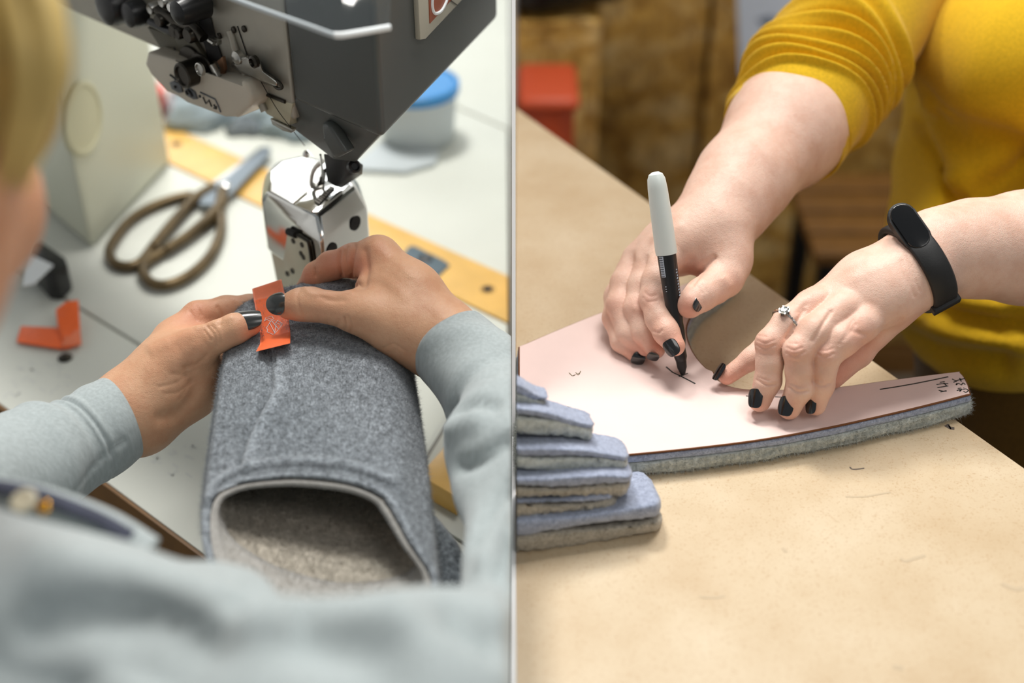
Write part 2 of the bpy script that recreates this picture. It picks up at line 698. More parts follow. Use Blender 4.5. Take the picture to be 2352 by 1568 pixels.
M['blue_lid'] = plain('blue_plastic_lid', srgb(58, 140, 205), 0.35)
M['cloudy'] = plain('cloudy_plastic', srgb(222, 230, 233), 0.35, Transmission_Weight=0.25, IOR=1.2)
M['ice'] = plain('pale_blue_film', srgb(176, 192, 200), 0.3, Transmission_Weight=0.35, IOR=1.15)
M['acrylic'] = clear_sheet('clear_acrylic', (0.93, 0.96, 0.97, 1), 0.10)
M['acrylic_edge'] = plain('frosted_acrylic_edge', srgb(240, 246, 248), 0.5)
M['clear_edge'] = plain('clear_acrylic_edge', srgb(225, 236, 242), 0.35, Transmission_Weight=0.45, IOR=1.2)
M['pink'] = plain('pink_card', srgb(238, 213, 206), 0.6, var=0.012, vscale=60, bump=0.08, bscale=600)
M['brown_card'] = plain('brown_card_edge', srgb(120, 72, 34), 0.8)
M['ink'] = plain('dark_green_ink', srgb(34, 42, 40), 0.55)
M['ink_olive'] = plain('olive_ink', srgb(110, 100, 62), 0.6)
M['white_plastic'] = plain('white_pen_plastic', srgb(226, 234, 230), 0.3)
M['pen_label'] = plain('pen_print', srgb(190, 200, 214), 0.5)
M['silver'] = plain('silver', srgb(225, 216, 204), 0.15, 1.0)
M['gem'] = plain('clear_stone', srgb(196, 206, 212), 0.02, Transmission_Weight=0.8, IOR=1.9)
M['band_glass'] = plain('band_screen_glass', srgb(8, 8, 10), 0.16, Coat_Weight=0.3)
M['hair'] = plain('blond_hair', srgb(206, 178, 108), 0.5, var=0.25, vscale=30)
M['navy'] = plain('navy_denim_trim', srgb(58, 62, 78), 0.85, var=0.15, vscale=200)
M['paper_blue'] = plain('pale_blue_paper', srgb(214, 224, 238), 0.7, var=0.05, vscale=12)
M['paper_white'] = plain('white_paper', srgb(226, 230, 232), 0.7)
M['grey_blob'] = plain('grey_print', srgb(120, 132, 150), 0.7)

q = NT('particle_board_top')
f1 = q.noise(14, 5, 0.6)
f2 = q.noise(620, 4, 0.7)
f3 = q.noise(170, 4, 0.75)
c = q.ramp(f1, [(0.25, srgb(197, 172, 137)), (0.5, srgb(208, 187, 155)), (0.75, srgb(216, 198, 169))])
c = q.mix(q.ramp(f2, [(0.30, (0.75, 0.75, 0.75, 1)), (0.45, (0, 0, 0, 1))]), c, srgb(176, 138, 96))
c = q.mix(q.ramp(f3, [(0.24, (0.5, 0.5, 0.5, 1)), (0.36, (0, 0, 0, 1))]), c, srgb(190, 156, 116))
q.base(c); q.set(Roughness=0.55); q.bump(f2, 0.06)
M['bench'] = q.m

q = NT('oriented_strand_board')
f1 = q.noise(9, 4, 0.6, q.coord((1, 1, 1.6)), 1.2)
f2 = q.noise(34, 4, 0.7, q.coord((1, 1, 0.5), (0.3, 0.4, 0.2)), 1.5)
c = q.ramp(f1, [(0.28, srgb(156, 112, 42)), (0.48, srgb(212, 166, 80)), (0.68, srgb(240, 210, 148))])
q.base(q.mix(q.ramp(f2, [(0.35, (0.7, 0.7, 0.7, 1)), (0.6, (0, 0, 0, 1))]), c, srgb(108, 70, 22)))
q.set(Roughness=0.7); q.bump(f2, 0.3)
M['osb'] = q.m
# ------------------------------------------------------------------ the setting
def box(name, lo, hi, mat, parent=None, bevel=0.0):
    lo, hi = np.asarray(lo, float), np.asarray(hi, float)
    pts = [(x, y, z) for z in (lo[2], hi[2]) for (x, y) in ((lo[0], lo[1]), (hi[0], lo[1]), (hi[0], hi[1]), (lo[0], hi[1]))]
    return hull_poly(name, pts, [(3, 2, 1, 0), (4, 5, 6, 7), (0, 1, 5, 4), (1, 2, 6, 5), (2, 3, 7, 6), (3, 0, 4, 7)], mat, parent, bevel)


ZL = 0.82          # sewing table top
ZR = 0.933         # cutting bench top
WP = 8 * FOCUS / FPX   # thickness of the added partition sheet

tag(box('floor', (-2.4, -1.6, -0.05), (2.4, 3.3, 0.0), M['floor']), kind='structure')
tag(box('wall_back', (-2.4, 3.3, 0.0), (2.4, 3.4, 2.7), M['white_wall']), kind='structure')
tag(box('wall_left', (-2.5, -1.6, 0.0), (-2.4, 3.3, 2.7), M['white_wall']), kind='structure')
tag(box('wall_right', (2.4, -1.6, 0.0), (2.5, 3.3, 2.7), M['white_wall']), kind='structure')
fy = lambda v: (0.0, FOCUS * FWD[1] + v * UPV[1], CAM[2] + FOCUS * FWD[2] + v * UPV[2])
v0 = -(CAM[2] + FOCUS * FWD[2]) / UPV[2]
v1 = (2.7 - CAM[2] - FOCUS * FWD[2]) / UPV[2]
tag(prism('added_partition', [(0, -.32, 0), (0, -.32, ZR + .0004), (0, fy((ZR + .0004 - CAM[2] - FOCUS * FWD[2]) / UPV[2])[1], ZR + .0004), fy(v1), (0, 3.3, 2.7), (0, 3.3, 0)], (WP, 0, 0), M['white_wall'], smooth=False), kind='structure')  # partition put in as the white dividing stripe; also keeps the lamps apart

# window frame added, out of view, round the invented daylight of the sewing bay
wf = empty('added_window_1', (-0.75, 3.27, 2.0)); wf['kind'] = 'structure'
for (x0, x1, z0, z1) in ((-1.46, -1.40, 1.38, 2.62), (-0.10, -0.04, 1.38, 2.62), (-1.46, -0.04, 1.38, 1.44), (-1.46, -0.04, 2.56, 2.62), (-0.77, -0.73, 1.44, 2.56)):
    box('added_window_frame', (x0, 3.25, z0), (x1, 3.299, z1), M['white_wall'], wf, .004)

# ------------------------------------------------------------------ LEFT BAY: sewing table
st = tag(empty('sewing_table', (-0.5, 0.9, 0)), 'white laminate sewing table with brown wooden edge and an inlaid beech strip', 'table')
XL, XR = -1.15, -0.004


def lineT(a, b, z=ZL):
    p, q_ = T(*a, z), T(*b, z)
    return lambda x: np.array([x, p[1] + (q_[1] - p[1]) * (x - p[0]) / (q_[0] - p[0]), z])


l_front = lineT((0, 935), (480, 1290))
l_seam = lineT((90, 650), (330, 797))
l_s0 = lineT((395, 380), (1176, 748))
l_s1 = lineT((370, 283), (1176, 640))
l_far = lineT((1060, 250), (1176, 300))


def band(name, f0, f1, mat, g0, g1, drop=0.022, bevel=0.001, dz=0.0):
    e = nrm(f0(XR) - f0(XL)); nn = np.array([-e[1], e[0], 0])
    up = np.array([0, 0, dz])
    return prism(name, [f0(XL) + nn * g0 + up, f0(XR) + nn * g0 + up, f1(XR) - nn * g1 + up, f1(XL) - nn * g1 + up], (0, 0, -drop), mat, st, bevel)


band('top_panel', l_front, l_seam, M['table_white'], 0.003, 0.0016)
band('top_panel', l_seam, l_s0, M['table_white'], 0.0016, 0.0005)
band('inlaid_strip', l_s0, l_s1, M['wood_strip'], 0.0005, 0.0005, dz=0.002)
band('top_panel', l_s1, l_far, M['table_white'], 0.0005, 0.0016)
l_back = lambda x: l_far(x) + np.array([0.2, 0.55, 0])
l_back2 = lambda x: np.array([x, l_far(x)[1] + 0.5, ZL])
band('top_panel', l_far, l_back2, M['table_white'], 0.0016, 0.0)
# base board under the panels, edge band, legs
ee = nrm(l_front(XR) - l_front(XL)); nn_ = np.array([-ee[1], ee[0], 0])
prism('core_board', [l_front(XL) + nn_ * .004 - (0, 0, .0222), l_front(XR) + nn_ * .004 - (0, 0, .0222), l_back2(XR) - (0, 0, .0222), l_back2(XL) - (0, 0, .0222)], (0, 0, -0.016), M['wood_edge'], st)
prism('edge_band', [l_front(XL) - (0, 0, .0012), l_front(XR) - (0, 0, .0012), l_front(XR) + nn_ * .003 - (0, 0, .0012), l_front(XL) + nn_ * .003 - (0, 0, .0012)], (0, 0, -0.038), M['wood_edge'], st)
prism('seam_filler', [l_seam(XL) - nn_ * .0016 - (0, 0, .0025), l_seam(XR) - nn_ * .0016 - (0, 0, .0025), l_seam(XR) + nn_ * .0016 - (0, 0, .0025), l_seam(XL) + nn_ * .0016 - (0, 0, .0025)], (0, 0, -0.012), plain('grey_seam', srgb(150, 150, 138), 0.7), st)
prism('seam_filler', [l_far(XL) - nn_ * .0016 - (0, 0, .002), l_far(XR) - nn_ * .0016 - (0, 0, .002), l_far(XR) + nn_ * .0016 - (0, 0, .002), l_far(XL) + nn_ * .0016 - (0, 0, .002)], (0, 0, -0.012), plain('tan_seam', srgb(150, 140, 116), 0.7), st)
for (x, t) in ((-1.05, 0.06), (-0.06, 0.10)):
    for f, s in ((l_front, 1), (l_back2, -1)):
        c_ = f(x) + np.array([0, s * 0.08, 0])
        box('leg', (c_[0] - .025, c_[1] - .025, 0), (c_[0] + .025, c_[1] + .025, ZL - 0.0385), M['grey_paint'], st, 0.004)
# screw holes and the slate plate in the strip
for (px, py, r) in ((1120, 664, 0.0062), (405, 331, 0.006)):
    c_ = T(px, py, ZL + .002)
    ho = lathe('screw_hole', c_ - np.array([0, 0, 0.001]), (0, 0, 1), [(r * 0.2, 0.0), (r * 0.85, 0.0002), (r, 0.0012), (r * 1.15, 0.0013), (r * 1.15, 0.0003)], M['wood_edge'], st, 24)
    lathe('bore', c_ - np.array([0, 0, 0.0005]), (0, 0, 1), [(r * .78, 0), (r * .78, .0009)], M['dark_void'], st, 20)
pl = prism('insert_plate', [T(*p, ZL + .0035) for p in ((938, 566), (950, 563), (1020, 597), (1033, 608), (1000, 640), (985, 645), (920, 612), (915, 598))], (0, 0, -0.0014), M['slate'], st, 0.0008)
lathe('plate_screw', T(976, 594, ZL + .0036), (0, 0, 1), [(.0075, -0.001), (.0075, .0006), (.0055, .0012), (.004, .0002)], M['black_plastic'], pl, 20)
# worn prints on the laminate
ink_f = plain('faded_print', srgb(203, 205, 200), 0.5)
random.seed(4)


def print_marks(cx, cy, w, h, n, ang):
    for i in range(n):
        x = cx + random.uniform(-w, w); y = cy + random.uniform(-h, h)
        L = random.uniform(6, 22)
        a = ang + random.choice((0, 0, 1.57)) + random.uniform(-.2, .2)
        p0 = T(x, y, ZL + .00005); p1 = T(x + L * math.cos(a), y + L * .75 * math.sin(a), ZL + .00005)
        ribbon('worn_print', [p0, (p0 + p1) / 2, p1], 0.0016, (0, 0, 1), 0.0001, ink_f, st)


print_marks(395, 1055, 50, 35, 22, .6)
print_marks(80, 870, 70, 40, 24, .6)

# white guide bar and beech block beside the boot
gb = tag(empty('guide_bar', T(990, 1010, ZL)), 'white grooved guide bar lying beside the felt boot', 'bar')
gpts = [(938, 1090), (1040, 918), (1085, 942), (985, 1112)]
prism('bar_body', [T(*p, ZL + .012) for p in gpts], (0, 0, -0.0118), M['table_white'], gb, 0.002)
prism('bar_groove', [T(*p, ZL + .0124) for p in ((953, 1085), (1052, 926), (1058, 929), (960, 1088))], (0, 0, -0.0006), plain('grey_groove', srgb(140, 138, 130), .6), gb)
wb = tag(prism('wooden_block', [T(*p, ZL + .02) for p in ((962, 1090), (1048, 1140), (1172, 1000), (1085, 955))], (0, 0, -0.0198), M['wood_strip'], bevel=0.001), 'varnished wooden block partly under the grey right sleeve', 'wood block')

# ------------------------------------------------------------------ sewing machine
ZB = 1.11
sm = tag(empty('sewing_machine', T(300, 500, ZL)), 'grey and cream post-bed sewing machine with polished post and open mechanism', 'sewing machine')
A_ = T(674, 236, ZB); B_ = T(879, 324, ZB); C_ = T(1145, 45, ZB)
A_[2] = B_[2] = C_[2] = ZB
av = nrm(B_ - A_)                       # along the arm, towards the needle end
nv = np.array([av[1], -av[0], 0.0])     # out of the front face
if nv @ (CAM - A_) < 0: nv = -nv
up = np.array([0, 0, 1.0])


def MF(px, py, off=0.0):
    """point of the machine's front plane (moved out by off) seen at px, py"""
    r = ray(px, py)
    return CAM + r * (((A_ + nv * off - CAM) @ nv) / (r @ nv))


D_ = C_ - (B_ - A_)
# end cover: dark front face and grey side
e1 = MF(650, 300, 0.0)
c1, c2, c3 = T(664, 289, 1.084), T(766, 367, 1.067), T(817, 372, 1.067)
m_ = A_ + (B_ - A_) * 0.34
TOPZ = 1.24
tp = lambda p, z=TOPZ: np.array([p[0], p[1], z])
c4 = c3 + (C_ - B_) * 0.25
c5 = c1 + (C_ - B_) * 0.30
hv = [A_, B_, C_, D_, tp(A_), tp(B_), tp(C_), tp(D_)]
hull_poly('end_cover', hv, [(0, 1, 5, 4), (1, 2, 6, 5), (2, 3, 7, 6), (3, 0, 4, 7), (4, 5, 6, 7), (3, 2, 1, 0)], M['grey_paint'], sm, 0.006, 4)
ins = lambda p: p + (A_ - B_) * 0.0 + np.array([0, 0, 0.004])
chin = [ins(A_) + av * .001 - nv * .001, ins(m_) - nv * .001, ins(B_) - av * .002 - nv * .001, c1, c2, c3, ins(B_ + (C_ - B_) * .3) - av * .002, c4, ins(A_ + (C_ - B_) * .3) + av * .001, c5]
hull_poly('chin', chin, [(0, 1, 4, 3), (1, 2, 5, 4), (2, 6, 7, 5), (6, 8, 9, 7), (8, 0, 3, 9), (3, 4, 5, 7, 9), (8, 6, 2, 1, 0)], M['grey_paint'], sm, 0.0015, 3)
rp = [MF(738, 283, .004), MF(790, 350, .002), MF(766, 366, .002), MF(690, 300, .0035)]
prism('chin_rib', [MF(738, 280, .001), MF(752, 288, .003), MF(795, 352, .003), MF(768, 366, .002), MF(740, 322, .003)], -nv * .010, M['grey_paint'], sm, 0.003, 3)
# arm and face plate
A2 = A_ - av * 0.135
A3 = A_ - av * 0.62
zA = MF(130, 20)[2]
arm_pts = [A3 - nv * .004, A2 - nv * .004, A2 - nv * .09, A3 - nv * .13]
prism('arm', [tp(p) for p in arm_pts], (0, 0, -(TOPZ - zA)), M['plate'], sm, 0.004, 3)
zF = MF(560, 225)[2]
prism('face_plate', [tp(A2), tp(A_ - av * .001), tp(A_ - av * .001 - nv * .09), tp(A2 - nv * .09)], (0, 0, -(TOPZ - zF)), M['plate'], sm, 0.0025, 3)
prism('lower_face', [MF(583, 215, .0005), MF(672, 238, .0005), MF(664, 290, .0005), MF(612, 262, .0005)], -nv * .03, plain('pale_alloy', srgb(186, 180, 156), .45, .3), sm, 0.0012)
prism('guide_plate', [MF(620, 272, .002), MF(672, 298, .002), MF(668, 306, .002), MF(650, 300, .002), MF(625, 286, .002)], -nv * .004, M['steel'], sm, 0.0006)
tube('groove', [MF(594, 210, .0008), MF(625, 222, .0008), MF(655, 234, .0008)], 0.0014, M['dark_steel'], sm, 8)
tube('face_seam', [MF(545, 60, .0004), MF(566, 122, .0004), MF(600, 210, .0004)], 0.0004, M['dark_void'], sm, 6)
tube('rail', spline([MF(528, 70, .001), MF(550, 140, .002), MF(585, 205, .002), MF(608, 255, .002)], 14), 0.003, M['plate'], sm, 8)
# olive recess plates and a black sheet painted as the shade of a gap
ol = plain('olive_metal', srgb(78, 74, 60), .45, .5)
prism('recess_plate', [MF(338, 62, .002), MF(398, 84, .002), MF(470, 160, .002), MF(430, 170, .002), MF(402, 165, .002)], -nv * .004, ol, sm, 0.0006)
prism('recess_plate', [MF(396, 72, .004), MF(442, 90, .004), MF(480, 150, .004), MF(425, 150, .004)], -nv * .004, ol, sm, 0.0006)
prism('upper_plate', [MF(370, 22, .003), MF(392, 5, .003), MF(442, 25, .003), MF(455, 58, .003), MF(420, 50, .003)], -nv * .003, ol, sm, 0.0006)
prism('gap_shade', [MF(455, 32, .0015), MF(482, 40, .0015), MF(496, 95, .0015), MF(510, 135, .0015), MF(480, 143, .0015), MF(468, 100, .0015), MF(440, 60, .0015)], -nv * .001, M['dark_void'], sm)
prism('slot', [MF(398, 108, .0024), MF(402, 110, .0024), MF(404, 128, .0024), MF(412, 150, .0024), MF(406, 150, .0024), MF(399, 130, .0024)], -nv * .001, M['dark_void'], sm)
lathe('slot_screw', MF(405, 148, .002), nv, [(.0035, 0), (.0035, .003), (.0025, .0036)], M['steel'], sm, 16)
# thread tension unit
tu = MF(455, 152, .003)
dk = M['dark_steel']
lathe('tension_disc', MF(452, 150, .001), nv, [(.004, 0), (.0155, .001), (.0165, .003), (.0155, .005), (.006, .006)], dk, sm, 40)
lathe('tension_plate', MF(470, 162, .006), nv, [(.004, 0), (.0135, .0008), (.0142, .002), (.0135, .003), (.005, .0035)], dk, sm, 40)
kn = lathe('tension_knob', MF(462, 158, .008), nv, [(.0085, 0), (.0098, .001), (.0098, .017), (.0088, .018), (.0074, .018), (.0068, .0165)], M['dark_steel'], sm, 36)
lathe('knob_core', MF(462, 158, .0245), nv, [(.0050, 0), (.0050, .0018), (.0040, .0022), (.0036, .001)], M['steel'], kn, 28)
tube('check_spring', spline([MF(488, 150, .008), MF(498, 165, .010), MF(503, 185, .009), MF(490, 192, .006)], 12), 0.0013, M['steel'], sm, 8)
prism('bracket', [MF(478, 152, .014), MF(484, 148, .014), MF(500, 178, .014), MF(494, 182, .014)], -nv * .004, M['steel'], sm, 0.0008)
prism('hook_plate', [MF(497, 142, .006), MF(510, 130, .006), MF(516, 160, .006), MF(510, 178, .006), MF(503, 176, .006), MF(508, 156, .006)], -nv * .003, plain('worn_copper', srgb(150, 112, 84), .4, .7), sm, 0.0006)
prism('latch', [MF(477, 88, .010), MF(497, 95, .010), MF(498, 106, .010), MF(480, 97, .010)], -nv * .005, M['steel'], sm, 0.0008)
# linkage
lk = [(362, 20), (372, 30), (395, 42), (410, 55), (430, 60), (450, 68), (468, 88)]
tube('linkage', spline([MF(x, y, .010) for x, y in lk], 24), 0.0040, M['dark_steel'], sm, 10)
tube('linkage', spline([MF(x, y, .013) for x, y in [(345, 50), (365, 60), (385, 70), (398, 72), (402, 60)]], 18), 0.0030, M['black_plastic'], sm, 10)
for (x, y, r) in ((414, 66, .0052), (424, 72, .0045), (448, 76, .006), (380, 42, .005)):
    lathe('link_pin', MF(x, y, .009), nv, [(r, 0), (r, .006), (r * .8, .0075)], M['dark_steel'], sm, 20)
# black knobs at the top
for (x, y, r, h) in ((292, 4, .015, .022), (335, 22, .011, .018), (480, 6, .010, .03), (255, -8, .006, .012)):
    lathe('thumb_knob', MF(x, y, .002), nv, [(r * .5, 0), (r * .5, .003), (r, .004), (r, h * .7), (r * .85, h * .92), (r * .5, h)], M['black_plastic'], sm, 28)
for (x, y) in ((366, 14), (392, -2), (415, 8)):
    lathe('cap_screw', MF(x, y, .004), nv, [(.0045, 0), (.0045, .007), (.0036, .009), (.002, .0082)], M['steel'], sm, 18)
lathe('sight_glass', MF(408, 12, .006), nv, [(.005, 0), (.005, .005), (.003, .0075)], M['chrome'], sm, 18)
for (x, y) in ((538, 68), (562, 66), (505, 82)):
    lathe('face_screw', MF(x, y, .0002), nv, [(.0024, 0), (.0024, .0012), (.0016, .0016)], M['dark_steel'], sm, 16)
tube('bracket_pin', [MF(480, 92, .012), MF(492, 100, .012)], .0018, M['steel'], sm, 8)
# thread guide casting
tg = hull_poly('thread_guide', [MF(526, 148, .001), MF(560, 122, .001), MF(600, 140, .001), MF(606, 160, .001), MF(645, 185, .001), MF(640, 204, .001), MF(600, 190, .001), MF(548, 168, .001),
                                MF(535, 146, .007), MF(563, 130, .011), MF(598, 146, .012), MF(603, 164, .010), MF(638, 190, .006), MF(636, 200, .006), MF(602, 186, .009), MF(552, 164, .008)],
               [tuple(range(7, -1, -1)), tuple(range(8, 16))] + [(i, (i + 1) % 8, 8 + (i + 1) % 8, 8 + i) for i in range(8)], M['steel'], sm, 0.0014, 3)
lathe('guide_bolt', MF(552, 130, .006), nv, [(.005, 0), (.005, .004), (.003, .0055)], M['steel'], tg, 20)
lathe('guide_bolt', MF(588, 140, .011), nv, [(.0045, 0), (.0045, .003), (.003, .004), (.0022, .002)], M['dark_steel'], tg, 20)
tube('guide_eye', spline([MF(x, y, .005) for x, y in ((628, 184), (640, 188), (648, 200), (640, 204), (630, 196))], 20, True), .0012, M['dark_steel'], tg, 8, closed=True)
tube('needle_thread', spline([MF(600, 188, .004), MF(618, 220, .003), MF(640, 256, .003), MF(664, 288, .003), P(700, 335, T(700, 335, 1.06)[1] * 0 + .985)], 24), .0003, M['dark_void'], sm, 6)
# control panel
cp_out = [(338, 118), (402, 140), (470, 178), (560, 186), (577, 225), (575, 246), (545, 272), (520, 268), (430, 234), (382, 212), (345, 172), (331, 148)]
cpl = prism('control_panel', [MF(x, y, .016) for x, y in cp_out], -nv * .030, plain('warm_white_plastic', srgb(196, 188, 172), .4, var=.02), sm, 0.0045, 4)
bt = plain('grey_button', srgb(88, 92, 96), .45)
for pts in (((388, 190), (397, 186), (413, 194), (419, 212), (410, 214), (394, 205)), ((422, 200), (436, 204), (446, 212), (452, 228), (444, 229), (428, 220))):
    prism('button', [MF(x, y, .0175) for x, y in pts], -nv * .002, bt, cpl, 0.0006)
for pts in (((391, 172), (397, 176)), ((397, 177), (404, 181)), ((402, 182), (408, 184)), ((426, 208), (430, 218)), ((436, 212), (441, 222)), ((430, 206), (436, 212)), ((400, 197), (403, 203)),
            ((458, 218), (460, 224))):
    tube('panel_icon', [MF(x, y, .0184) for x, y in pts], .0009, M['black_plastic'], cpl, 6)
tube('panel_icon', [MF(x, y, .0164) for x, y in ((466, 223), (473, 238), (480, 230), (486, 245))], .00055, M['black_plastic'], cpl, 6)
tube('panel_icon', [MF(x, y, .0164) for x, y in ((491, 240), (496, 250))], .00055, M['black_plastic'], cpl, 6)
tube('panel_icon', [MF(x, y, .0164) for x, y in ((491, 248), (496, 250), (497, 244))], .00055, M['black_plastic'], cpl, 6)
tube('panel_icon', [MF(x, y, .0164) for x, y in ((460, 212), (494, 228), (500, 240), (507, 258))], .0006, bt, cpl, 6)
# badge on the side of the end cover
sv = np.cross(up, nrm(C_ - B_)); sv = sv if sv @ (CAM - B_) > 0 else -sv


def MS(px, py, off=0.0):
    r = ray(px, py)
    return CAM + r * (((B_ + sv * off - CAM) @ sv) / (r @ sv))


bd = prism('badge', [MS(958, -60, .004), MS(966, 92, .004), MS(978, 90, .004), MS(1070, -10, .004), MS(1120, -70, .004)], -sv * .004, plain('cream_enamel_badge', srgb(186, 182, 166), .35), sm, 0.001)
prism('badge_field', [MS(984, -60, .0046), MS(988, 54, .0046), MS(1048, -12, .0046), MS(1085, -60, .0046)], -sv * .0006, plain('brick_red_enamel', srgb(158, 82, 52), .4), bd)
tube('badge_emblem', spline([MS(x, y, .0048) for x, y in ((996, -30), (992, 10), (998, 30), (1012, 26), (1024, 5), (1032, -20))], 24), .0012, M['acrylic_edge'], bd, 6)
tube('badge_emblem', [MS(x, y, .0048) for x, y in ((1036, 2), (1050, 12))], .0005, M['dark_steel'], bd, 6)
# clear eye shield with bright polished edge, standing out towards the viewer
DV = 0.74
v_edge = [P(430, -48, .80), P(560, 2, .77), P(700, 52, DV), P(752, 71, .735), P(772, 76, .733), P(800, 74, .735), P(895, 58, .75)]
v_edge = spline(v_edge, 30)
v_up = v_edge + UPV * 0.085 + FWD * 0.03
Vv = np.concatenate([v_edge, v_up, v_edge + FWD * .003, v_up + FWD * .003]); n_ = len(v_edge)
Fv = []
for i in range(n_ - 1):
    Fv += [(i, i + 1, n_ + i + 1, n_ + i), (2 * n_ + i + 1, 2 * n_ + i, 3 * n_ + i, 3 * n_ + i + 1), (n_ + i, n_ + i + 1, 3 * n_ + i + 1, 3 * n_ + i)]
Fv += [(n_ - 1, 3 * n_ - 1, 4 * n_ - 1, 2 * n_ - 1), (0, n_, 3 * n_, 2 * n_)]
vis = mesh('eye_shield', Vv, Fv, M['acrylic'], sm, True)
tube('polished_edge', v_edge[:-11] + UPV * -0.0012, .0016, M['clear_edge'], vis, 10)
tube('polished_edge', v_edge[-12:] + UPV * -0.0012, .0019, M['acrylic_edge'], vis, 10)
# pillar
P1, P2, P0 = T(212, 578, ZL), T(396, 378, ZL), T(40, 430, ZL)
P3 = P0 + (P2 - P1)
prism('pillar', [tp(p, 1.25) for p in (P1, P2, P3, P0)], (0, 0, -(1.25 - ZL - .001)), M['iron_white'], sm, 0.012, 4)
pr = nrm(np.cross(up, P2 - P1)); pr = pr if pr @ (CAM - P1) > 0 else -pr


def MP(px, py, off=0.0):
    r = ray(px, py)
    return CAM + r * (((P1 + pr * off - CAM) @ pr) / (r @ pr))


lathe('cover_cap', MP(186, 272, .0005), pr, [(.036, -.002), (.036, .003), (.034, .0045), (.031, .0040), (.030, .0028)], plain('cream_cap', srgb(204, 200, 168), .5), sm, 40)
# the post with its polished head
ptop = 1.022
pk = [(602, 425), (612, 388), (640, 366), (690, 355), (745, 368), (800, 402), (832, 446), (800, 452), (714, 502), (655, 478)]
PT = lambda x, y, z=ptop: T(x, y, z)
t_out = [PT(*p) for p in ((612, 440), (618, 392), (645, 368), (695, 357), (750, 368), (800, 398), (818, 425), (733, 492), (705, 487))]
m_out = [PT(x, y, ptop - .013) for x, y in ((600, 458), (602, 412), (632, 374), (695, 362), (765, 376), (825, 420), (845, 478), (738, 550), (684, 515))]
b_out = [np.array([p[0], p[1], 0]) for p in m_out]
cen = np.mean([p[:2] for p in m_out], 0)


def shrink(p, s, z):
    return np.array([cen[0] + (p[0] - cen[0]) * s, cen[1] + (p[1] - cen[1]) * s, z])


ph = [*t_out, *m_out, *[shrink(p, 1.0, ptop - .060) for p in m_out]]
k_ = len(t_out)
hd = hull_poly('post_head', ph, [tuple(range(k_))] + [(i, (i + 1) % k_, k_ + (i + 1) % k_, k_ + i) for i in range(k_)] + [(k_ + i, k_ + (i + 1) % k_, 2 * k_ + (i + 1) % k_, 2 * k_ + i) for i in range(k_)] + [tuple(range(2 * k_, 3 * k_))[::-1]], M['chrome'], sm, 0.0035, 5)
cream = plain('cream_post_enamel', srgb(204, 200, 178), .3, .25)
pb = [shrink(p, .985, ptop - .032) for p in m_out] + [shrink(p, .72, ZL + .0035) for p in m_out]
hull_poly('post', pb, [tuple(range(k_))[::-1] if False else tuple(range(k_))] + [(i, (i + 1) % k_, k_ + (i + 1) % k_, k_ + i) for i in range(k_)] + [tuple(range(k_, 2 * k_))[::-1]], cream, sm, 0.002, 3)
# face details of the post, on its two near faces
q0, q1 = m_out[7], m_out[8]
fn1 = nrm(np.cross(up, m_out[8] - m_out[7])); fn1 = fn1 if fn1 @ (CAM - m_out[7]) > 0 else -fn1
fn2 = nrm(np.cross(up, m_out[7] - m_out[6])); fn2 = fn2 if fn2 @ (CAM - m_out[7]) > 0 else -fn2


def onp(px, py, n, p0, off):
    r = ray(px, py)
    return CAM + r * (((p0 + n * off - CAM) @ n) / (r @ n))


for (x, y, r) in ((816, 512, .0060), (762, 574, .0060)):
    lathe('bore_hole', onp(x, y, fn2, m_out[7], .0003), fn2, [(r, 0), (r, .0006), (r * .7, .0007)], M['dark_void'], sm, 24)
cv = prism('hook_cover', [onp(x, y, fn1, m_out[7], .0016) for x, y in ((660, 532), (668, 530), (702, 550), (712, 566), (722, 640), (716, 700), (672, 700), (650, 600))], -fn1 * .0015, cream, sm, .0004)
tube('cover_edge', spline([onp(x, y, fn1, m_out[7], .002) for x, y in ((662, 531), (700, 549), (711, 566), (720, 640))], 16), .0014, M['dark_steel'], cv, 6)
tube('cover_pin', [onp(x, y, fn1, m_out[7], .002) for x, y in ((662, 531), (680, 539))], .003, M['dark_void'], cv, 8)
for (x, y) in ((674, 553), (694, 562), (692, 582), (697, 590), (660, 628), (672, 622)):
    lathe('cover_screw', onp(x, y, fn1, m_out[7], .0016), fn1, [(.0022, 0), (.0022, .0007)], M['dark_steel'], cv, 14)
# satin cap plate and the small needle lamp under the head that lights it
prism('cap_plate', [PT(*p, ptop + .0006) for p in ((622, 438), (626, 398), (650, 376), (695, 364), (735, 370), (742, 408), (672, 466))], (0, 0, -.0008), plain('satin_steel', srgb(235, 235, 232), .42, .6), sm, .0003)
lp_c = c1 * .5 + c5 * .5 + np.array([0, 0, -.004])
lathe('needle_lamp', lp_c + np.array([0, 0, .004]), (0, 0, -1), [(.006, 0), (.006, .004), (.0045, .0055)], M['acrylic_edge'], sm, 20)
nl = area_light('needle_lamp_glow', tuple(lp_c + np.array([-.002, 0, -.0045])), tuple(PT(690, 410)), .012, .012, .11, (1, .98, .95))
put(nl, sm)
nl.location = tuple(lp_c + np.array([-.002, 0, -.0045]))
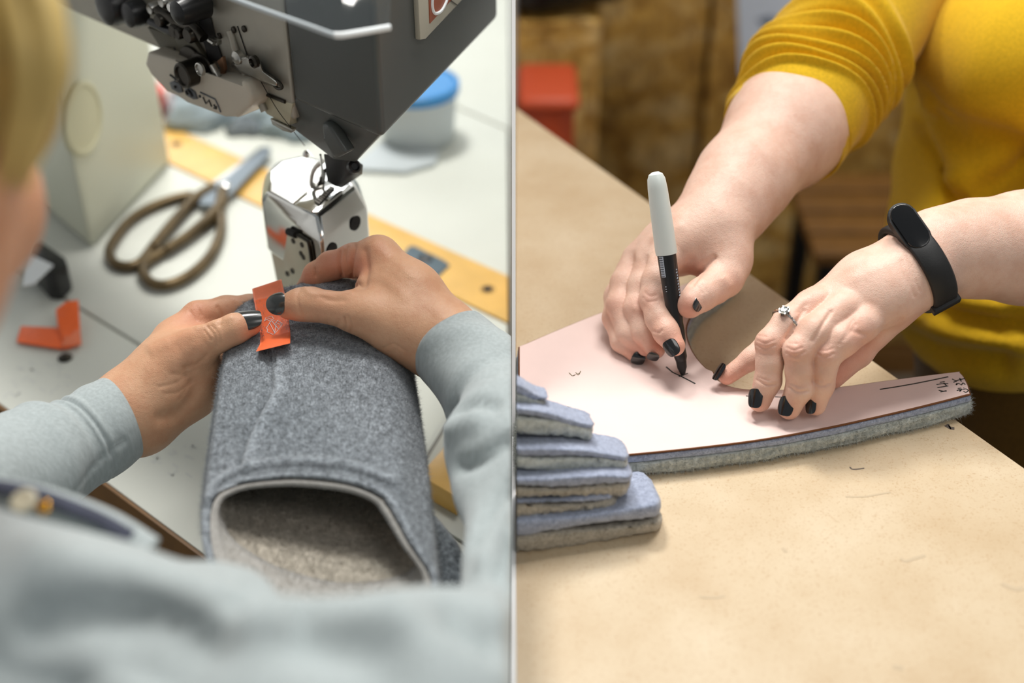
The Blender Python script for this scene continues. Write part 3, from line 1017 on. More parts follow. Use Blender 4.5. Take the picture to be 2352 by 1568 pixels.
# needle plate, feed dog, presser foot
prism('needle_plate', [PT(*p, ptop + .0008) for p in ((676, 470), (755, 410), (790, 412), (806, 424), (730, 486), (716, 486))], (0, 0, -.001), M['chrome'], sm, .0003)
fd = prism('feed_dog', [PT(*p, ptop + .0022) for p in ((722, 460), (758, 428), (768, 430), (733, 468))], (0, 0, -.002), M['dark_steel'], sm)
for i in range(9):
    t = i / 8
    a = PT(722 + 36 * t, 460 - 32 * t, ptop + .0026); b = PT(733 + 35 * t, 467 - 37 * t, ptop + .0026)
    tube('tooth', [a, b], .0005, M['steel'], fd, 5)
foot_d = .985
fa = [P(742, 352, .958), P(800, 362, .950), P(818, 372, .954), P(816, 395, .964), P(768, 428, .985), P(750, 416, .982)]
prism('presser_block', fa, FWD * .014 + np.array([0.004, 0, 0]), M['black_plastic'], sm, .0014)
lathe('presser_screw', P(810, 384, .950), CD(.6, .1, 1), [(.005, 0), (.005, .004), (.0035, .005), (.0024, .0035)], M['black_plastic'], sm, 18)
fs = spline([P(x, y, d) for x, y, d in ((742, 370, .985), (724, 385, .988), (716, 405, .992), (717, 425, .998), (740, 430, 1.0))], 16)
ft = tube('presser_foot', fs, .0034, M['steel'], sm, 10, flat=.5)
for i in range(8):
    a = P(728 + i * 1.6, 428 - i * 5, .994 - i * .0008); b = P(746 + i * .8, 420 - i * 5, .99)
    tube('foot_spring', [a, b], .0007, M['dark_steel'], ft, 6)
tube('needle', [P(736, 355, .965), P(742, 405, .985), P(744, 440, 1.002)], .0009, M['chrome'], sm, 8)
tube('needle_thread', spline([P(702, 345, .985), P(716, 372, .985), P(728, 396, .988), P(742, 432, 1.0)], 12), .00025, M['thread_pale'], sm, 5)
tube('needle_thread', spline([P(706, 345, .985), P(722, 365, .985), P(736, 390, .99), P(742, 432, 1.0)], 12), .00025, M['thread_pale'], sm, 5)
lathe('thread_bead', P(702, 346, .984), (0, 0, -1), [(.001, 0), (.0026, .002), (.0026, .004), (.001, .006)], M['chrome'], sm, 14)

# ------------------------------------------------------------------ scissors
sc = tag(empty('tailor_scissors', T(400, 520, ZL)), 'large tailor scissors with worn brass loops lying on the white table', 'scissors')
zs = ZL + .0065
lp1 = [(440, 450), (395, 458), (335, 482), (290, 515), (258, 560), (252, 588), (268, 608), (298, 612), (325, 600), (352, 566), (392, 516), (428, 474)]
lp2 = [(508, 498), (505, 540), (482, 588), (435, 632), (385, 654), (348, 650), (328, 626), (336, 604), (372, 580), (425, 548), (475, 514), (500, 490)]
for lp, dz in ((lp1, 0), (lp2, .001)):
    tube('finger_loop', spline([T(*p, zs + dz) for p in lp], 90, True), .0054, M['brass'], sc, 12, closed=True)
tube('shank', spline([T(*p, zs + .002) for p in ((352, 568), (400, 510), (445, 460), (490, 432))], 16), np.linspace(.005, .007, 16), M['brass'], sc, 10)
tube('shank', spline([T(*p, zs + .003) for p in ((380, 575), (440, 535), (500, 480), (512, 440))], 16), np.linspace(.005, .007, 16), M['brass'], sc, 10)
prism('blade', [T(*p, ZL + .011) for p in ((455, 468), (480, 425), (520, 408), (604, 335), (622, 338), (616, 356), (540, 436), (500, 470))], (0, 0, -.005), plain('blue_grey_steel', srgb(118, 126, 132), .4, .8), sc, .001)
prism('blade', [T(*p, ZL + .0055) for p in ((440, 470), (470, 428), (512, 400), (596, 338), (612, 336), (604, 352), (530, 430), (480, 476))], (0, 0, -.0045), M['steel'], sc, .001)
lathe('pivot_screw', T(517, 428, ZL + .011), (0, 0, 1), [(.0065, 0), (.0065, .002), (.005, .0035), (.002, .004)], M['chrome'], sc, 20)

# ------------------------------------------------------------------ loose orange tag, offcuts and background things
ot = tag(empty('fabric_tag', T(115, 760, ZL)), 'bent orange ribbon tag lying loose on the white table', 'tag')
prism('tag_half', [T(*p, ZL + .0045) for p in ((38, 784), (48, 748), (130, 752), (150, 765), (152, 798), (140, 800))], (0, 0, -.0012), M['orange'], ot, .0003)
hp = [T(128, 710, ZL + .014), T(152, 692, ZL + .018), T(180, 688, ZL + .018), T(186, 790, ZL + .003), T(150, 800, ZL + .0055), T(133, 757, ZL + .0065)]
prism('tag_half', hp, (0, 0, -.0012), M['orange'], ot, .0003)
prism('tag_fold', [T(140, 795, ZL + .0065), T(156, 760, ZL + .008), T(184, 756, ZL + .008), T(187, 790, ZL + .0055)], (0, 0, -.001), M['orange_back'], ot, .0003)
tag(lathe('snap_stud', T(150, 823, ZL + .0002), (0, 0, 1), [(.0062, 0), (.0064, .0015), (.0045, .003), (.002, .0036)], M['dark_steel'], seg=24), 'small dark metal snap stud beside the loose orange tag', 'snap')

tb = tag(empty('plastic_tub', T(960, 330, ZL)), 'cloudy plastic tub with a blue lid behind the machine head', 'tub')
tc_ = T(962, 318, ZL)
lathe('tub_body', tc_, (0, 0, 1), [(.038, 0), (.041, .004), (.046, .058), (.045, .059), (.039, .006)], M['cloudy'], tb, 40)
lathe('lid', tc_ + np.array([0, 0, .059]), (0, 0, 1), [(.047, 0), (.049, .002), (.049, .011), (.046, .013), (.043, .010), (.01, .009)], M['blue_lid'], tb, 40)
tr = tag(prism('acrylic_tray', [T(*p, ZL + .006) for p in ((800, 385), (880, 320), (1010, 345), (1000, 372), (930, 392))], (0, 0, -.0055), M['cloudy'], bevel=.002), 'flat clear plastic tray below the blue-lidded tub', 'tray')


def crumple(name, cx, cy, sx, sy, h, mat, seed):
    rnd = np.random.RandomState(seed)
    c0 = T(cx, cy, ZL)
    n1, n2 = 26, 18
    V, F = [], []
    for i in range(n2):
        for j in range(n1):
            a = 2 * np.pi * j / n1; b = i / (n2 - 1)
            rr = math.sin(b * math.pi * .5) if b < .98 else 1
            k = 1 + .16 * math.sin(3 * a + seed) + .10 * math.sin(7 * a + 5 * b) + rnd.uniform(-.05, .05)
            z = h * math.cos(b * math.pi * .5) * (1 + .18 * math.sin(5 * a + 9 * b + seed)) + .001
            V.append(c0 + np.array([sx * rr * k * math.cos(a), sy * rr * k * math.sin(a), max(z, .0008)]))
    for i in range(n2 - 1):
        for j in range(n1):
            F.append((i * n1 + j, i * n1 + (j + 1) % n1, (i + 1) * n1 + (j + 1) % n1, (i + 1) * n1 + j))
    F.append(tuple(range((n2 - 1) * n1, n2 * n1)))
    return mesh(name, V, F, mat)


tag(crumple('plastic_bag', 478, 262, .06, .05, .035, M['ice'], 1), 'crumpled pale blue plastic bag beyond the scissor blades', 'plastic bag')
tag(crumple('plastic_bag', 668, 290, .055, .04, .03, M['ice'], 5), 'crumpled pale film bundle behind the polished post', 'plastic bag')
tag(crumple('felt_offcut', 572, 300, .026, .02, .016, plain('blue_grey_cloth', srgb(116, 124, 130), .9), 3), 'small blue-grey cloth offcut among the plastic bags', 'offcut')
rt = [T(322, 150, ZL + .001) + np.array([0, 0.0, 0.0])]
tag(prism('fabric_tag', [T(*p, ZL + .03) for p in ((318, 140), (378, 205), (352, 232), (330, 190))], (0, 0, -.0295), M['red']), 'red triangular scrap standing behind the control panel', 'scrap')
bk = tag(empty('tool_holder', T(110, 610, ZL)), 'small black plastic holder with a white card beside the machine pillar', 'holder')
prism('holder_body', [T(*p, ZL + .03) for p in ((70, 555), (88, 548), (150, 590), (155, 606), (128, 632), (100, 628), (62, 585))], (0, 0, -.0295), M['black_plastic'], bk, .004)
prism('card', [T(*p, ZL + .0325) for p in ((62, 580), (122, 608), (78, 650), (52, 655))], (0, 0, -.0014), M['paper_white'], bk)
# ------------------------------------------------------------------ felt boot shaft held by the sewer
bt_ = tag(empty('felt_boot', P(720, 1100, .86)), 'unfinished grey felt boot shaft with pale wool lining held over the sewing table', 'boot')
near = [(462, 1190, .755), (474, 1140, .762), (502, 1116, .768), (560, 1096, .772), (680, 1083, .775), (800, 1095, .772), (880, 1126, .768), (915, 1165, .760),
        (960, 1250, .745), (1010, 1345, .730), (965, 1425, .720), (800, 1462, .710), (620, 1425, .715), (505, 1345, .730), (468, 1272, .742)]
far = [(524, 800, .942), (534, 728, .946), (548, 702, .950), (588, 682, .952), (660, 657, .955), (740, 643, .955), (812, 642, .952), (885, 690, .945),
       (936, 800, .935), (942, 850, .940), (900, 890, .960), (800, 900, .970), (680, 890, .970), (572, 868, .965), (530, 838, .950)]
far = [(x, y, d - .018) for x, y, d in far]
NS, NR = 120, 240
rn = spline([P(*p) for p in near], NR, True)
rf = spline([P(*p) for p in far], NR, True)
NR = len(rn)
S_ = np.linspace(0, 1, NS)
cn, cf = rn.mean(0), rf.mean(0)


def shell(inset, s0=0.0, s1=1.0, ns=NS, bulge=True):
    V = []
    for s in np.linspace(s0, s1, ns):
        ring = rf * (1 - s) + rn * s
        c_ = cf * (1 - s) + cn * s
        k = 1.0 + (0.025 * math.sin(math.pi * s) if bulge else 0)
        d = ring - c_
        L = np.linalg.norm(d, axis=1)[:, None]
        ring = c_ + d * k - d / L * inset
        V.append(ring)
    return np.array(V)


out = shell(0.0)
rng = np.random.RandomState(2)
inn = shell(0.0052)
Vb = np.concatenate([out.reshape(-1, 3), inn.reshape(-1, 3)])
Fb = []
off = NS * NR
for i in range(NS - 1):
    for j in range(NR):
        a, b = i * NR + j, i * NR + (j + 1) % NR
        Fb.append((a, a + NR, b + NR, b))
        Fb.append((off + a, off + b, off + b + NR, off + a + NR))
for j in range(NR):
    b = (j + 1) % NR
    Fb.append((j, b, off + b, off + j))
    l = (NS - 1) * NR
    Fb.append((l + j, off + l + j, off + l + b, l + b))
Fb = np.array(Fb)
# seam welts pressed into the felt
Vb = relax(Vb, Fb, 1, .3)
Vb = sculpt(Vb, Fb, [([(470, 1165), (500, 1120), (560, 1088), (680, 1072), (800, 1082), (890, 1112), (925, 1140)], 7, -2.6),
                     ([(482, 1140), (520, 1092), (600, 1066), (700, 1058), (800, 1066), (900, 1100)], 10, 1.8),
                     ([(612, 800), (625, 880), (606, 930), (570, 1000), (548, 1080)], 6, -2.6),
                     ([(628, 800), (640, 880), (618, 935), (585, 1000), (560, 1080)], 12, 1.8),
                     ([(614, 812), (618, 838)], 5, -3.0), ([(626, 810), (631, 836)], 5, -3.0),
                     ([(700, 660), (760, 652), (805, 650)], 16, 1.2)])
fb = quad_mesh('felt_shell', Vb, Fb, M['felt_grey'], bt_)
# wool lining inside, with a folded hem strip near the opening
lin = shell(0.0058, 0.12, .985, 40)
lin2 = lin.copy()
d_ = lin - lin.mean(1, keepdims=True)
L_ = np.linalg.norm(d_, axis=2, keepdims=True)
nz = rng.uniform(0, 1, lin.shape[:2])
for _ in range(2):
    nz = (nz + np.roll(nz, 1, 1) + np.roll(nz, -1, 1)) / 3
lin = lin - d_ / L_ * (nz[..., None] * .0035)
Fl = np.array([(i * NR + j, i * NR + (j + 1) % NR, (i + 1) * NR + (j + 1) % NR, (i + 1) * NR + j) for i in range(39) for j in range(NR)])
quad_mesh('wool_lining', lin.reshape(-1, 3), Fl, M['lining'], bt_)
hem = shell(0.0098, .87, 1.004, 6)
hem2 = shell(0.0056, .87, 1.004, 6)
Vh = np.concatenate([hem.reshape(-1, 3), hem2.reshape(-1, 3)]); oh = 6 * NR
Fh = []
for i in range(5):
    for j in range(NR):
        a, b = i * NR + j, i * NR + (j + 1) % NR
        Fh.append((a, b, b + NR, a + NR))
for j in range(NR):
    b = (j + 1) % NR
    l = 5 * NR
    Fh.append((l + j, l + b, oh + l + b, oh + l + j)); Fh.append((b, j, oh + j, oh + b))
quad_mesh('hem_strip', Vh, np.array(Fh), M['binding'], bt_)
# stitching along the opening and beside the label
ring1 = out[-1] + nrm(cf - cn) * .004
for (pts, dd) in ((((612, 795), (620, 840)), .0), (((622, 793), (630, 838)), 0)):
    pass
# lower part of the boot hanging behind, at the right
hang = [(955, 1160, .80), (1000, 1190, .80), (1050, 1250, .795), (1085, 1330, .79), (1100, 1420, .78), (1000, 1450, .77), (950, 1300, .79)]
nh = len(hang)
hp_ = [P(*p) for p in hang]
foot = prism('foot_panel', hp_, FWD * .012, M['felt_grey'], bt_, .003, 3)
tube('thread_end', spline([P(565, 1268, .80), P(572, 1274, .795), P(585, 1276, .79)], 8), .0006, M['thread_dark'], bt_, 6)
tube('thread_end', spline([P(884, 1190, .775), P(895, 1180, .77), P(908, 1166, .765), P(902, 1176, .765), P(888, 1198, .775)], 16), .0006, M['thread_dark'], bt_, 6)

# fine wool nap standing off the felt
def nap(name, V, Fq, n, length, rad, mat, parent, seed, pick=None):
    """short fibres as thin three-sided spikes joined into one mesh"""
    r = np.random.RandomState(seed)
    N = vnormals(V, Fq)
    fc = V[Fq].mean(1)
    ar = np.linalg.norm(np.cross(V[Fq[:, 2]] - V[Fq[:, 0]], V[Fq[:, 3]] - V[Fq[:, 1]]), axis=1)
    if pick is not None:
        ar = ar * pick(fc, N[Fq].mean(1))
    f = r.choice(len(Fq), n, p=ar / ar.sum())
    w = r.dirichlet((1, 1, 1, 1), n)
    base = (V[Fq[f]] * w[..., None]).sum(1)
    nn = N[Fq[f]].mean(1)
    dr = nn + r.normal(0, .75, (n, 3))
    dr /= np.linalg.norm(dr, axis=1)[:, None]
    flip = (dr * nn).sum(1) < 0.1
    dr[flip] = nn[flip]
    L = length * r.uniform(.35, 1.3, n)[:, None]
    s1 = np.cross(dr, r.normal(0, 1, (n, 3))); s1 /= np.linalg.norm(s1, axis=1)[:, None]
    s2 = np.cross(dr, s1)
    bend = r.normal(0, .35, (n, 3)) * L
    b0 = base - nn * .0003
    p = [b0 + s1 * rad, b0 - s1 * rad * .5 + s2 * rad * .87, b0 - s1 * rad * .5 - s2 * rad * .87]
    mid = base + dr * L * .55
    m = [mid + (q_ - b0) * .7 for q_ in p]
    tip = base + dr * L + bend
    VV = np.stack(p + m + [tip], 1).reshape(-1, 3)
    o = np.arange(n)[:, None] * 7
    Q = np.concatenate([o + np.array([[0, 1, 4, 3]]), o + np.array([[1, 2, 5, 4]]), o + np.array([[2, 0, 3, 5]])])
    TT = np.concatenate([o + np.array([[3, 4, 6]]), o + np.array([[4, 5, 6]]), o + np.array([[5, 3, 6]])])
    me = bpy.data.meshes.new(name)
    me.vertices.add(len(VV)); me.vertices.foreach_set('co', VV.astype(np.float32).ravel())
    loops = np.concatenate([Q.ravel(), TT.ravel()]).astype(np.int32)
    me.loops.add(len(loops)); me.loops.foreach_set('vertex_index', loops)
    st_ = np.concatenate([np.arange(len(Q)) * 4, len(Q) * 4 + np.arange(len(TT)) * 3]).astype(np.int32)
    me.polygons.add(len(Q) + len(TT)); me.polygons.foreach_set('loop_start', st_)
    me.update(calc_edges=True)
    ob = link_mesh(name, me, mat, parent, True)
    ob['kind'] = 'stuff'
    return ob


def facing_up(c, n):
    x, y, d = proj(c)
    f = (n * (CAM - c)).sum(1) / np.linalg.norm(CAM - c, axis=1)
    return (f > -0.25) * 1.0


Vo = out.reshape(-1, 3)
Fo = np.array([(i * NR + j, (i + 1) * NR + j, (i + 1) * NR + (j + 1) % NR, i * NR + (j + 1) % NR) for i in range(NS - 1) for j in range(NR)])
nap('felt_nap', Vo, Fo, 64000, .0026, .00007, felt_mat('pale_wool_fibre', srgb(58, 62, 66), srgb(178, 184, 190), 400, 0), bt_, 3, facing_up)
nap('lining_pile', lin.reshape(-1, 3), Fl, 36000, .0045, .00012, felt_mat('lining_fibre', srgb(120, 112, 100), srgb(196, 188, 174), 300, 0), bt_, 5)

# ------------------------------------------------------------------ orange label being sewn on
ol_ = tag(empty('ribbon_label', P(625, 720, .90)), 'orange folded ribbon label with white line emblem pinched on the boot rim', 'label')
nu, nv2 = 16, 40
ox, oy, od = proj(Vb[:off])
oN = vnormals(Vb, Fb)[:off]
ofr = (oN * (CAM - Vb[:off])).sum(1) > 0


def boot_depth(x, y):
    e = np.hypot(ox - x, oy - y) + np.where(ofr, 0, 1e6)
    k = np.argsort(e)[:4]
    return float(od[k].min())


lab_v = np.linspace(.14, 1, 12)
lab_d = np.array([min(boot_depth(np.interp(v, [0, .16, 1], [579, 583, 592]) + 66 * q_, np.interp(v, [0, .16, 1], [663, 689, 807]) - 18 * q_) for q_ in (0.0, .5, 1.0)) for v in lab_v])
lab_v = np.concatenate([[0], lab_v]); lab_d = np.concatenate([[lab_d[0] + .006], lab_d])


def lab(u, v):
    # v: 0 top of the fold .. 1 bottom; u: 0 left .. 1 right
    Lx = np.interp(v, [0, .16, .55, .72, .86, 1.0], [579, 583, 594, 598, 597, 588])
    Ly = np.interp(v, [0, .16, .55, .72, .86, 1.0], [663, 689, 748, 772, 790, 807])
    Rx = np.interp(v, [0, .16, .55, .72, .86, 1.0], [646, 653, 663, 666, 667, 666])
    Ry = np.interp(v, [0, .16, .55, .72, .86, 1.0], [641, 672, 735, 757, 774, 788])
    x = Lx + (Rx - Lx) * u; y = Ly + (Ry - Ly) * u
    d = np.interp(v, lab_v, lab_d) - .0022
    d -= .0030 * math.sin(math.pi * u) * np.interp(v, [0, .2, .5, 1], [0, .1, .8, 1.0])
    d -= .0050 * np.interp(v, [.78, .93, 1.0], [0, .4, 1.0])
    return P(x, y, d)


def label_patch(name, v0, v1, n, mat, off=0.0):
    V, F = [], []
    for i in range(n):
        for j in range(nu):
            V.append(lab(j / (nu - 1), v0 + (v1 - v0) * i / (n - 1)) - FWD * off)
    for k in range(len(V)):
        V.append(V[k] + FWD * .0009)
    m = n * nu
    for i in range(n - 1):
        for j in range(nu - 1):
            a = i * nu + j
            F.append((a, a + nu, a + nu + 1, a + 1)); F.append((m + a, m + a + 1, m + a + nu + 1, m + a + nu))
    for i in range(n - 1):
        for j in (0, nu - 1):
            a = i * nu + j
            F.append((a, a + nu, m + a + nu, m + a))
    for j in range(nu - 1):
        for i in (0, n - 1):
            a = i * nu + j
            F.append((a, a + 1, m + a + 1, m + a))
    return mesh(name, V, F, mat, ol_, True)


label_patch('folded_flap', 0.0, .165, 8, M['orange_back'])
lp_ = label_patch('label_face', .16, 1.0, 40, M['orange'])
emb = [[(608, 737), (610, 730), (624, 726), (629, 732), (621, 738), (612, 733)], [(608, 737), (617, 731), (627, 735)], [(623, 736), (612, 753), (615, 757), (613, 762), (627, 768), (632, 765), (648, 746), (643, 742)],
       [(619, 741), (631, 764)], [(624, 737), (640, 756)], [(634, 745), (631, 764)], [(637, 736), (649, 743), (647, 748), (635, 741), (637, 736)], [(630, 745), (639, 735)], [(626, 739), (633, 735)]]


def label_depth(x, y):
    best, bd_ = None, 1e9
    for v in np.linspace(.4, .9, 40):
        for u in np.linspace(.1, .95, 24):
            q_ = lab(u, v); a, b, d = proj(q_)
            e = (a - x) ** 2 + (b - y) ** 2
            if e < bd_: bd_, best = e, d
    return best


for pl_ in emb:
    tube('emblem_line', [P(x, y, label_depth(x, y) - .0004) for x, y in pl_], .00022, M['acrylic_edge'], lp_, 5)
# ------------------------------------------------------------------ people
def hand_mesh(palm, fingers, extra, h, k_palm, k_web, strokes, blush, k_fin=.0015):
    allg = [palm] + fingers + extra
    lo, hi = bounds(allg, .012)
    f = Field(lo, hi, h)
    g = Field(lo, hi, h)
    for fi in fingers:
        g.group(fi, .004, k_fin)
    f.group(palm, k_palm, .001)
    for e in extra:
        f.group(e, .006, .012)
    f.F = smin(f.F, g.F, k_web)
    V, Q = f.surface()
    V = relax(V, Q, 1, .45)
    V = sculpt(V, Q, strokes)
    return V, Q, paint(V, blush)


def join_parts(parts):
    Vs, Qs, Bs, o = [], [], [], 0
    for V, Q, B in parts:
        Vs.append(V); Qs.append(Q + o); Bs.append(B); o += len(V)
    return np.concatenate(Vs), np.concatenate(Qs), np.concatenate(Bs)


def nail(parent, axis_pt, r_px, normal, direc, L_px, W_ang, mat, lift=1.03, pointed=2.6, taper=0.0):
    px, py, d = axis_pt
    sc_ = d / FPX
    A = P(px, py, d)
    n = nrm(normal); t = np.asarray(direc, float); t = nrm(t - n * (t @ n)); s = np.cross(t, n)
    r = r_px * sc_ * lift
    L = L_px * sc_
    nu_, nv_ = 17, 25
    V, F = [], []
    for lay in (0, 1):
        rr = r if lay == 0 else r - .0009
        for i in range(nv_):
            v = .5 - .5 * math.cos(math.pi * i / (nv_ - 1))
            q_ = abs(2 * v - 1)
            wmax = W_ang * max(1 - q_ ** pointed, 0) ** (1 / pointed) * (1 - .10 * v)
            for j in range(nu_):
                a = (2 * j / (nu_ - 1) - 1) * max(wmax, .004)
                rad = rr * (1 - taper * v * v) + .0004 * math.sin(math.pi * v)
                V.append(A + t * (L * (v - .5)) + (n * math.cos(a) + s * math.sin(a)) * rad)
    m = nu_ * nv_
    for i in range(nv_ - 1):
        for j in range(nu_ - 1):
            a = i * nu_ + j
            F.append((a, a + nu_, a + nu_ + 1, a + 1)); F.append((m + a, m + a + 1, m + a + nu_ + 1, m + a + nu_))
    for i in range(nv_ - 1):
        for j in (0, nu_ - 1):
            a = i * nu_ + j; F.append((a, a + nu_, m + a + nu_, m + a))
    for j in range(nu_ - 1):
        for i in (0, nv_ - 1):
            a = i * nu_ + j; F.append((a, a + 1, m + a + 1, m + a))
    return mesh('fingernail', V, F, mat, parent, True)


HV = 0.00095
# ============ the sewer (left bay)
# left hand
lh_palm = chain([(60, 1075, .845, 66), (190, 1008, .866, 72), (300, 938, .888, 82)]) \
    + chain([(300, 938, .888, 80), (385, 852, .893, 64), (440, 806, .889, 46)]) \
    + chain([(312, 940, .893, 76), (395, 835, .905, 58), (410, 778, .915, 44)]) \
    + chain([(320, 958, .895, 70), (440, 890, .905, 58), (500, 860, .92, 44)]) \
    + chain([(318, 950, .893, 74), (430, 850, .905, 60), (480, 810, .922, 46)])
lh_fing = [chain([(425, 815, .888, 48), (462, 792, .885, 40), (502, 772, .884, 35), (540, 755, .885, 34), (572, 744, .888, 29)]),
           chain([(400, 780, .915, 44), (455, 728, .926, 36), (520, 712, .936, 32), (575, 706, .943, 29), (612, 706, .946, 26)]),
           chain([(455, 800, .93, 40), (540, 770, .955, 36), (600, 765, .965, 30)]),
           chain([(470, 845, .93, 40), (550, 830, .958, 34), (610, 830, .968, 28)]),
           chain([(470, 885, .925, 38), (540, 885, .945, 32), (590, 890, .955, 28)])]
lh_str = [([(478, 752), (492, 770), (496, 795)], 4, -.8), ([(486, 748), (500, 764), (505, 790)], 3, -.6), ([(470, 760), (484, 780)], 3, -.5),
          ([(455, 752), (500, 738), (530, 728)], 8, .9), ([(350, 800), (420, 770), (460, 756)], 14, 1.2),
          ([(430, 845), (455, 835), (475, 815)], 5, -.7), ([(395, 858), (430, 862), (450, 850)], 5, -.45), ([(380, 905), (410, 900), (438, 880)], 5, -.4), ([(365, 888), (400, 880), (430, 864)], 4, -.35), ([(410, 920), (425, 900), (440, 875)], 4, -.35),
          ([(430, 850), (445, 900), (415, 945), (370, 960)], 16, -2.0), ([(500, 705), (508, 725), (505, 745)], 4, -1.0), ([(452, 702), (462, 722)], 4, -.6), ([(436, 714), (450, 735)], 3, -.6)]
lh_bl = [(590, 740, .88, .010, .5), (500, 765, .86, .010, .35), (450, 720, .91, .02, .55), (540, 700, .91, .018, .5), (420, 800, .87, .016, .2)]
LHAND = hand_mesh(lh_palm, lh_fing, [], HV, .016, .008, lh_str, lh_bl)
# right hand
rh_palm = chain([(1170, 905, .84, 70), (1100, 835, .862, 72), (1022, 780, .882, 76)]) \
    + chain([(1015, 770, .884, 72), (945, 670, .893, 58), (870, 592, .905, 46)]) \
    + chain([(1010, 780, .885, 72), (940, 700, .90, 56), (890, 630, .922, 44)]) \
    + chain([(1005, 790, .882, 66), (920, 752, .878, 58), (838, 722, .873, 48)]) \
    + chain([(930, 690, .892, 54), (860, 665, .892, 40)])
rh_fing = [chain([(850, 720, .876, 48), (800, 713, .876, 42), (758, 706, .878, 36), (716, 699, .881, 38), (690, 699, .883, 36), (664, 703, .887, 31)]),
           chain([(868, 590, .905, 46), (812, 598, .918, 38), (760, 610, .93, 32), (725, 630, .938, 27), (702, 662, .948, 23)]),
           chain([(890, 640, .925, 42), (850, 650, .95, 38), (790, 690, .968, 32)]),
           chain([(905, 690, .925, 42), (870, 710, .955, 36), (800, 760, .97, 30)]),
           chain([(925, 740, .915, 38), (900, 770, .95, 34), (840, 810, .97, 28)])]
rh_str = [([(690, 662), (682, 682), (690, 720)], 4, -.6), ([(700, 660), (712, 672), (740, 676), (775, 676), (806, 672)], 7, .8), ([(735, 680), (760, 690), (790, 690)], 6, -.6),
          ([(778, 735), (772, 752), (768, 766)], 3, -.9), ([(790, 730), (792, 752), (790, 772)], 3, -1.1), ([(800, 728), (806, 748), (803, 770)], 3, -.7), ([(752, 735), (750, 748)], 3, -.6),
          ([(781, 577), (778, 605), (786, 640)], 4, -1.6), ([(797, 566), (793, 590), (800, 625)], 4, -1.0), ([(815, 562), (808, 600), (808, 640), (815, 655)], 4, -1.8),
          ([(838, 575), (842, 620), (838, 650), (822, 655)], 9, -2.2), ([(722, 618), (724, 632)], 4, -1.2), ([(860, 560), (940, 640), (1010, 710)], 16, .8),
          ([(830, 650), (880, 640), (930, 680)], 14, .8), ([(895, 600), (960, 660), (1030, 720)], 10, -.5), ([(880, 800), (905, 790), (930, 806)], 3, -.5), ([(905, 812), (912, 795)], 3, -.5)]
rh_bl = [(650, 700, .86, .014, .35), (712, 690, .85, .014, .45), (760, 600, .91, .022, .8), (800, 600, .90, .016, .8), (822, 610, .895, .013, .8), (855, 555, .88, .012, .55), (700, 640, .93, .014, .7), (720, 705, .85, .02, .35)]
RHAND = hand_mesh(rh_palm, rh_fing, [], HV, .016, .008, rh_str, rh_bl)
# head and neck, mostly outside the frame
hc = P(-500, 240, .47)
hd_f = Field(hc - .2, hc + .2, .004)
a2 = lambda x, y, z: hc + np.array([x, y, z])
hd_f.group([(a2(0, -.01, .02), a2(0, .03, .02), .078, .076), (a2(0, .05, -.03), a2(.02, .06, -.075), .058, .040), (a2(0, -.03, -.05), a2(-.02, -.07, -.15), .052, .058)], .03, .001)
hd_f.group([(a2(.022, .112, -.015), a2(.026, .122, -.045), .008, .013)], .01, .012)
hd_f.group([(a2(.040, .085, -.075), a2(.015, .095, -.075), .010, .010)], .01, .010)
hd_f.group([(a2(.076, .012, -.02), a2(.078, .006, .012), .008, .011)], .01, .006)
hd_f.group(chain([(-250, 520, .465, 272), (-280, 640, .46, 245), (-300, 720, .455, 225)]), .02, .03)
for sx in (-.03, .04):
    hd_f.group([(a2(sx, .095, .0), a2(sx + .002, .095, .0), .013, .013)], .005, .006)
Vh_, Qh_ = hd_f.surface()
Vh_ = relax(Vh_, Qh_, 2)
HEAD = (Vh_, Qh_, np.full(len(Vh_), .25))
V, Q, B = join_parts([LHAND, RHAND, HEAD])
keep = V[:, 0].copy(); V[:, 0] = np.minimum(V[:, 0], -.004)
sewer = quad_mesh('person', V, Q, M['skin_a'], None, B)
tag(sewer, 'person in a grey sweatshirt with dark nails pinching an orange label on a felt boot', 'person')
nail(sewer, (569, 746, .888), 31, CD(.05, .50, .86), CD(.93, .30, .12), 70, .98, M['polish_grey'], 1.05, 3.2, .10)
nail(sewer, (640, 702, .886), 31, CD(-.10, .22, .97), CD(-.98, -.08, -.22), 46, 1.05, M['polish_grey'], 1.04, 2.4, .28)
# hair: thick locks over the skull
hair_f = Field(hc - .22, hc + .22, .005)
hair_f.group([(a2(0, -.015, .035), a2(0, .02, .04), .088, .083), (a2(.045, .0, .01), a2(.050, .0, -.012), .036, .024), (a2(-.05, -.02, -.01), a2(-.05, -.05, -.1), .04, .03), (a2(-.01, -.06, -.02), a2(-.02, -.10, -.1), .045, .03)], .03, .001)
Vq, Qq = hair_f.surface()
Vq = relax(Vq, Qq, 2)
hair = quad_mesh('hair', Vq, Qq, M['hair'], sewer)
rs = np.random.RandomState(7)
for i in range(16):
    # locks falling in front of the ear, at the picture's left edge
    x0 = rs.uniform(-60, 40); dp = rs.uniform(.44, .50)
    lk_ = [(x0 - 20, -120, dp), (x0 + 55 + rs.uniform(-10, 25), 0, dp), (x0 + 75 + rs.uniform(-10, 20), 160, dp), (x0 + 60 + rs.uniform(-10, 15), 300, dp + .01), (x0 + 20, 430 + rs.uniform(-30, 30), dp + .02)]
    pts_ = spline([P(*p) for p in lk_], 24)
    tube('hair_lock', pts_, .0052 * np.sin(np.linspace(.5, 3.0, len(pts_))) + .0008, M['hair_dark'] if i % 3 == 1 else M['hair'], hair, 8, flat=.6)

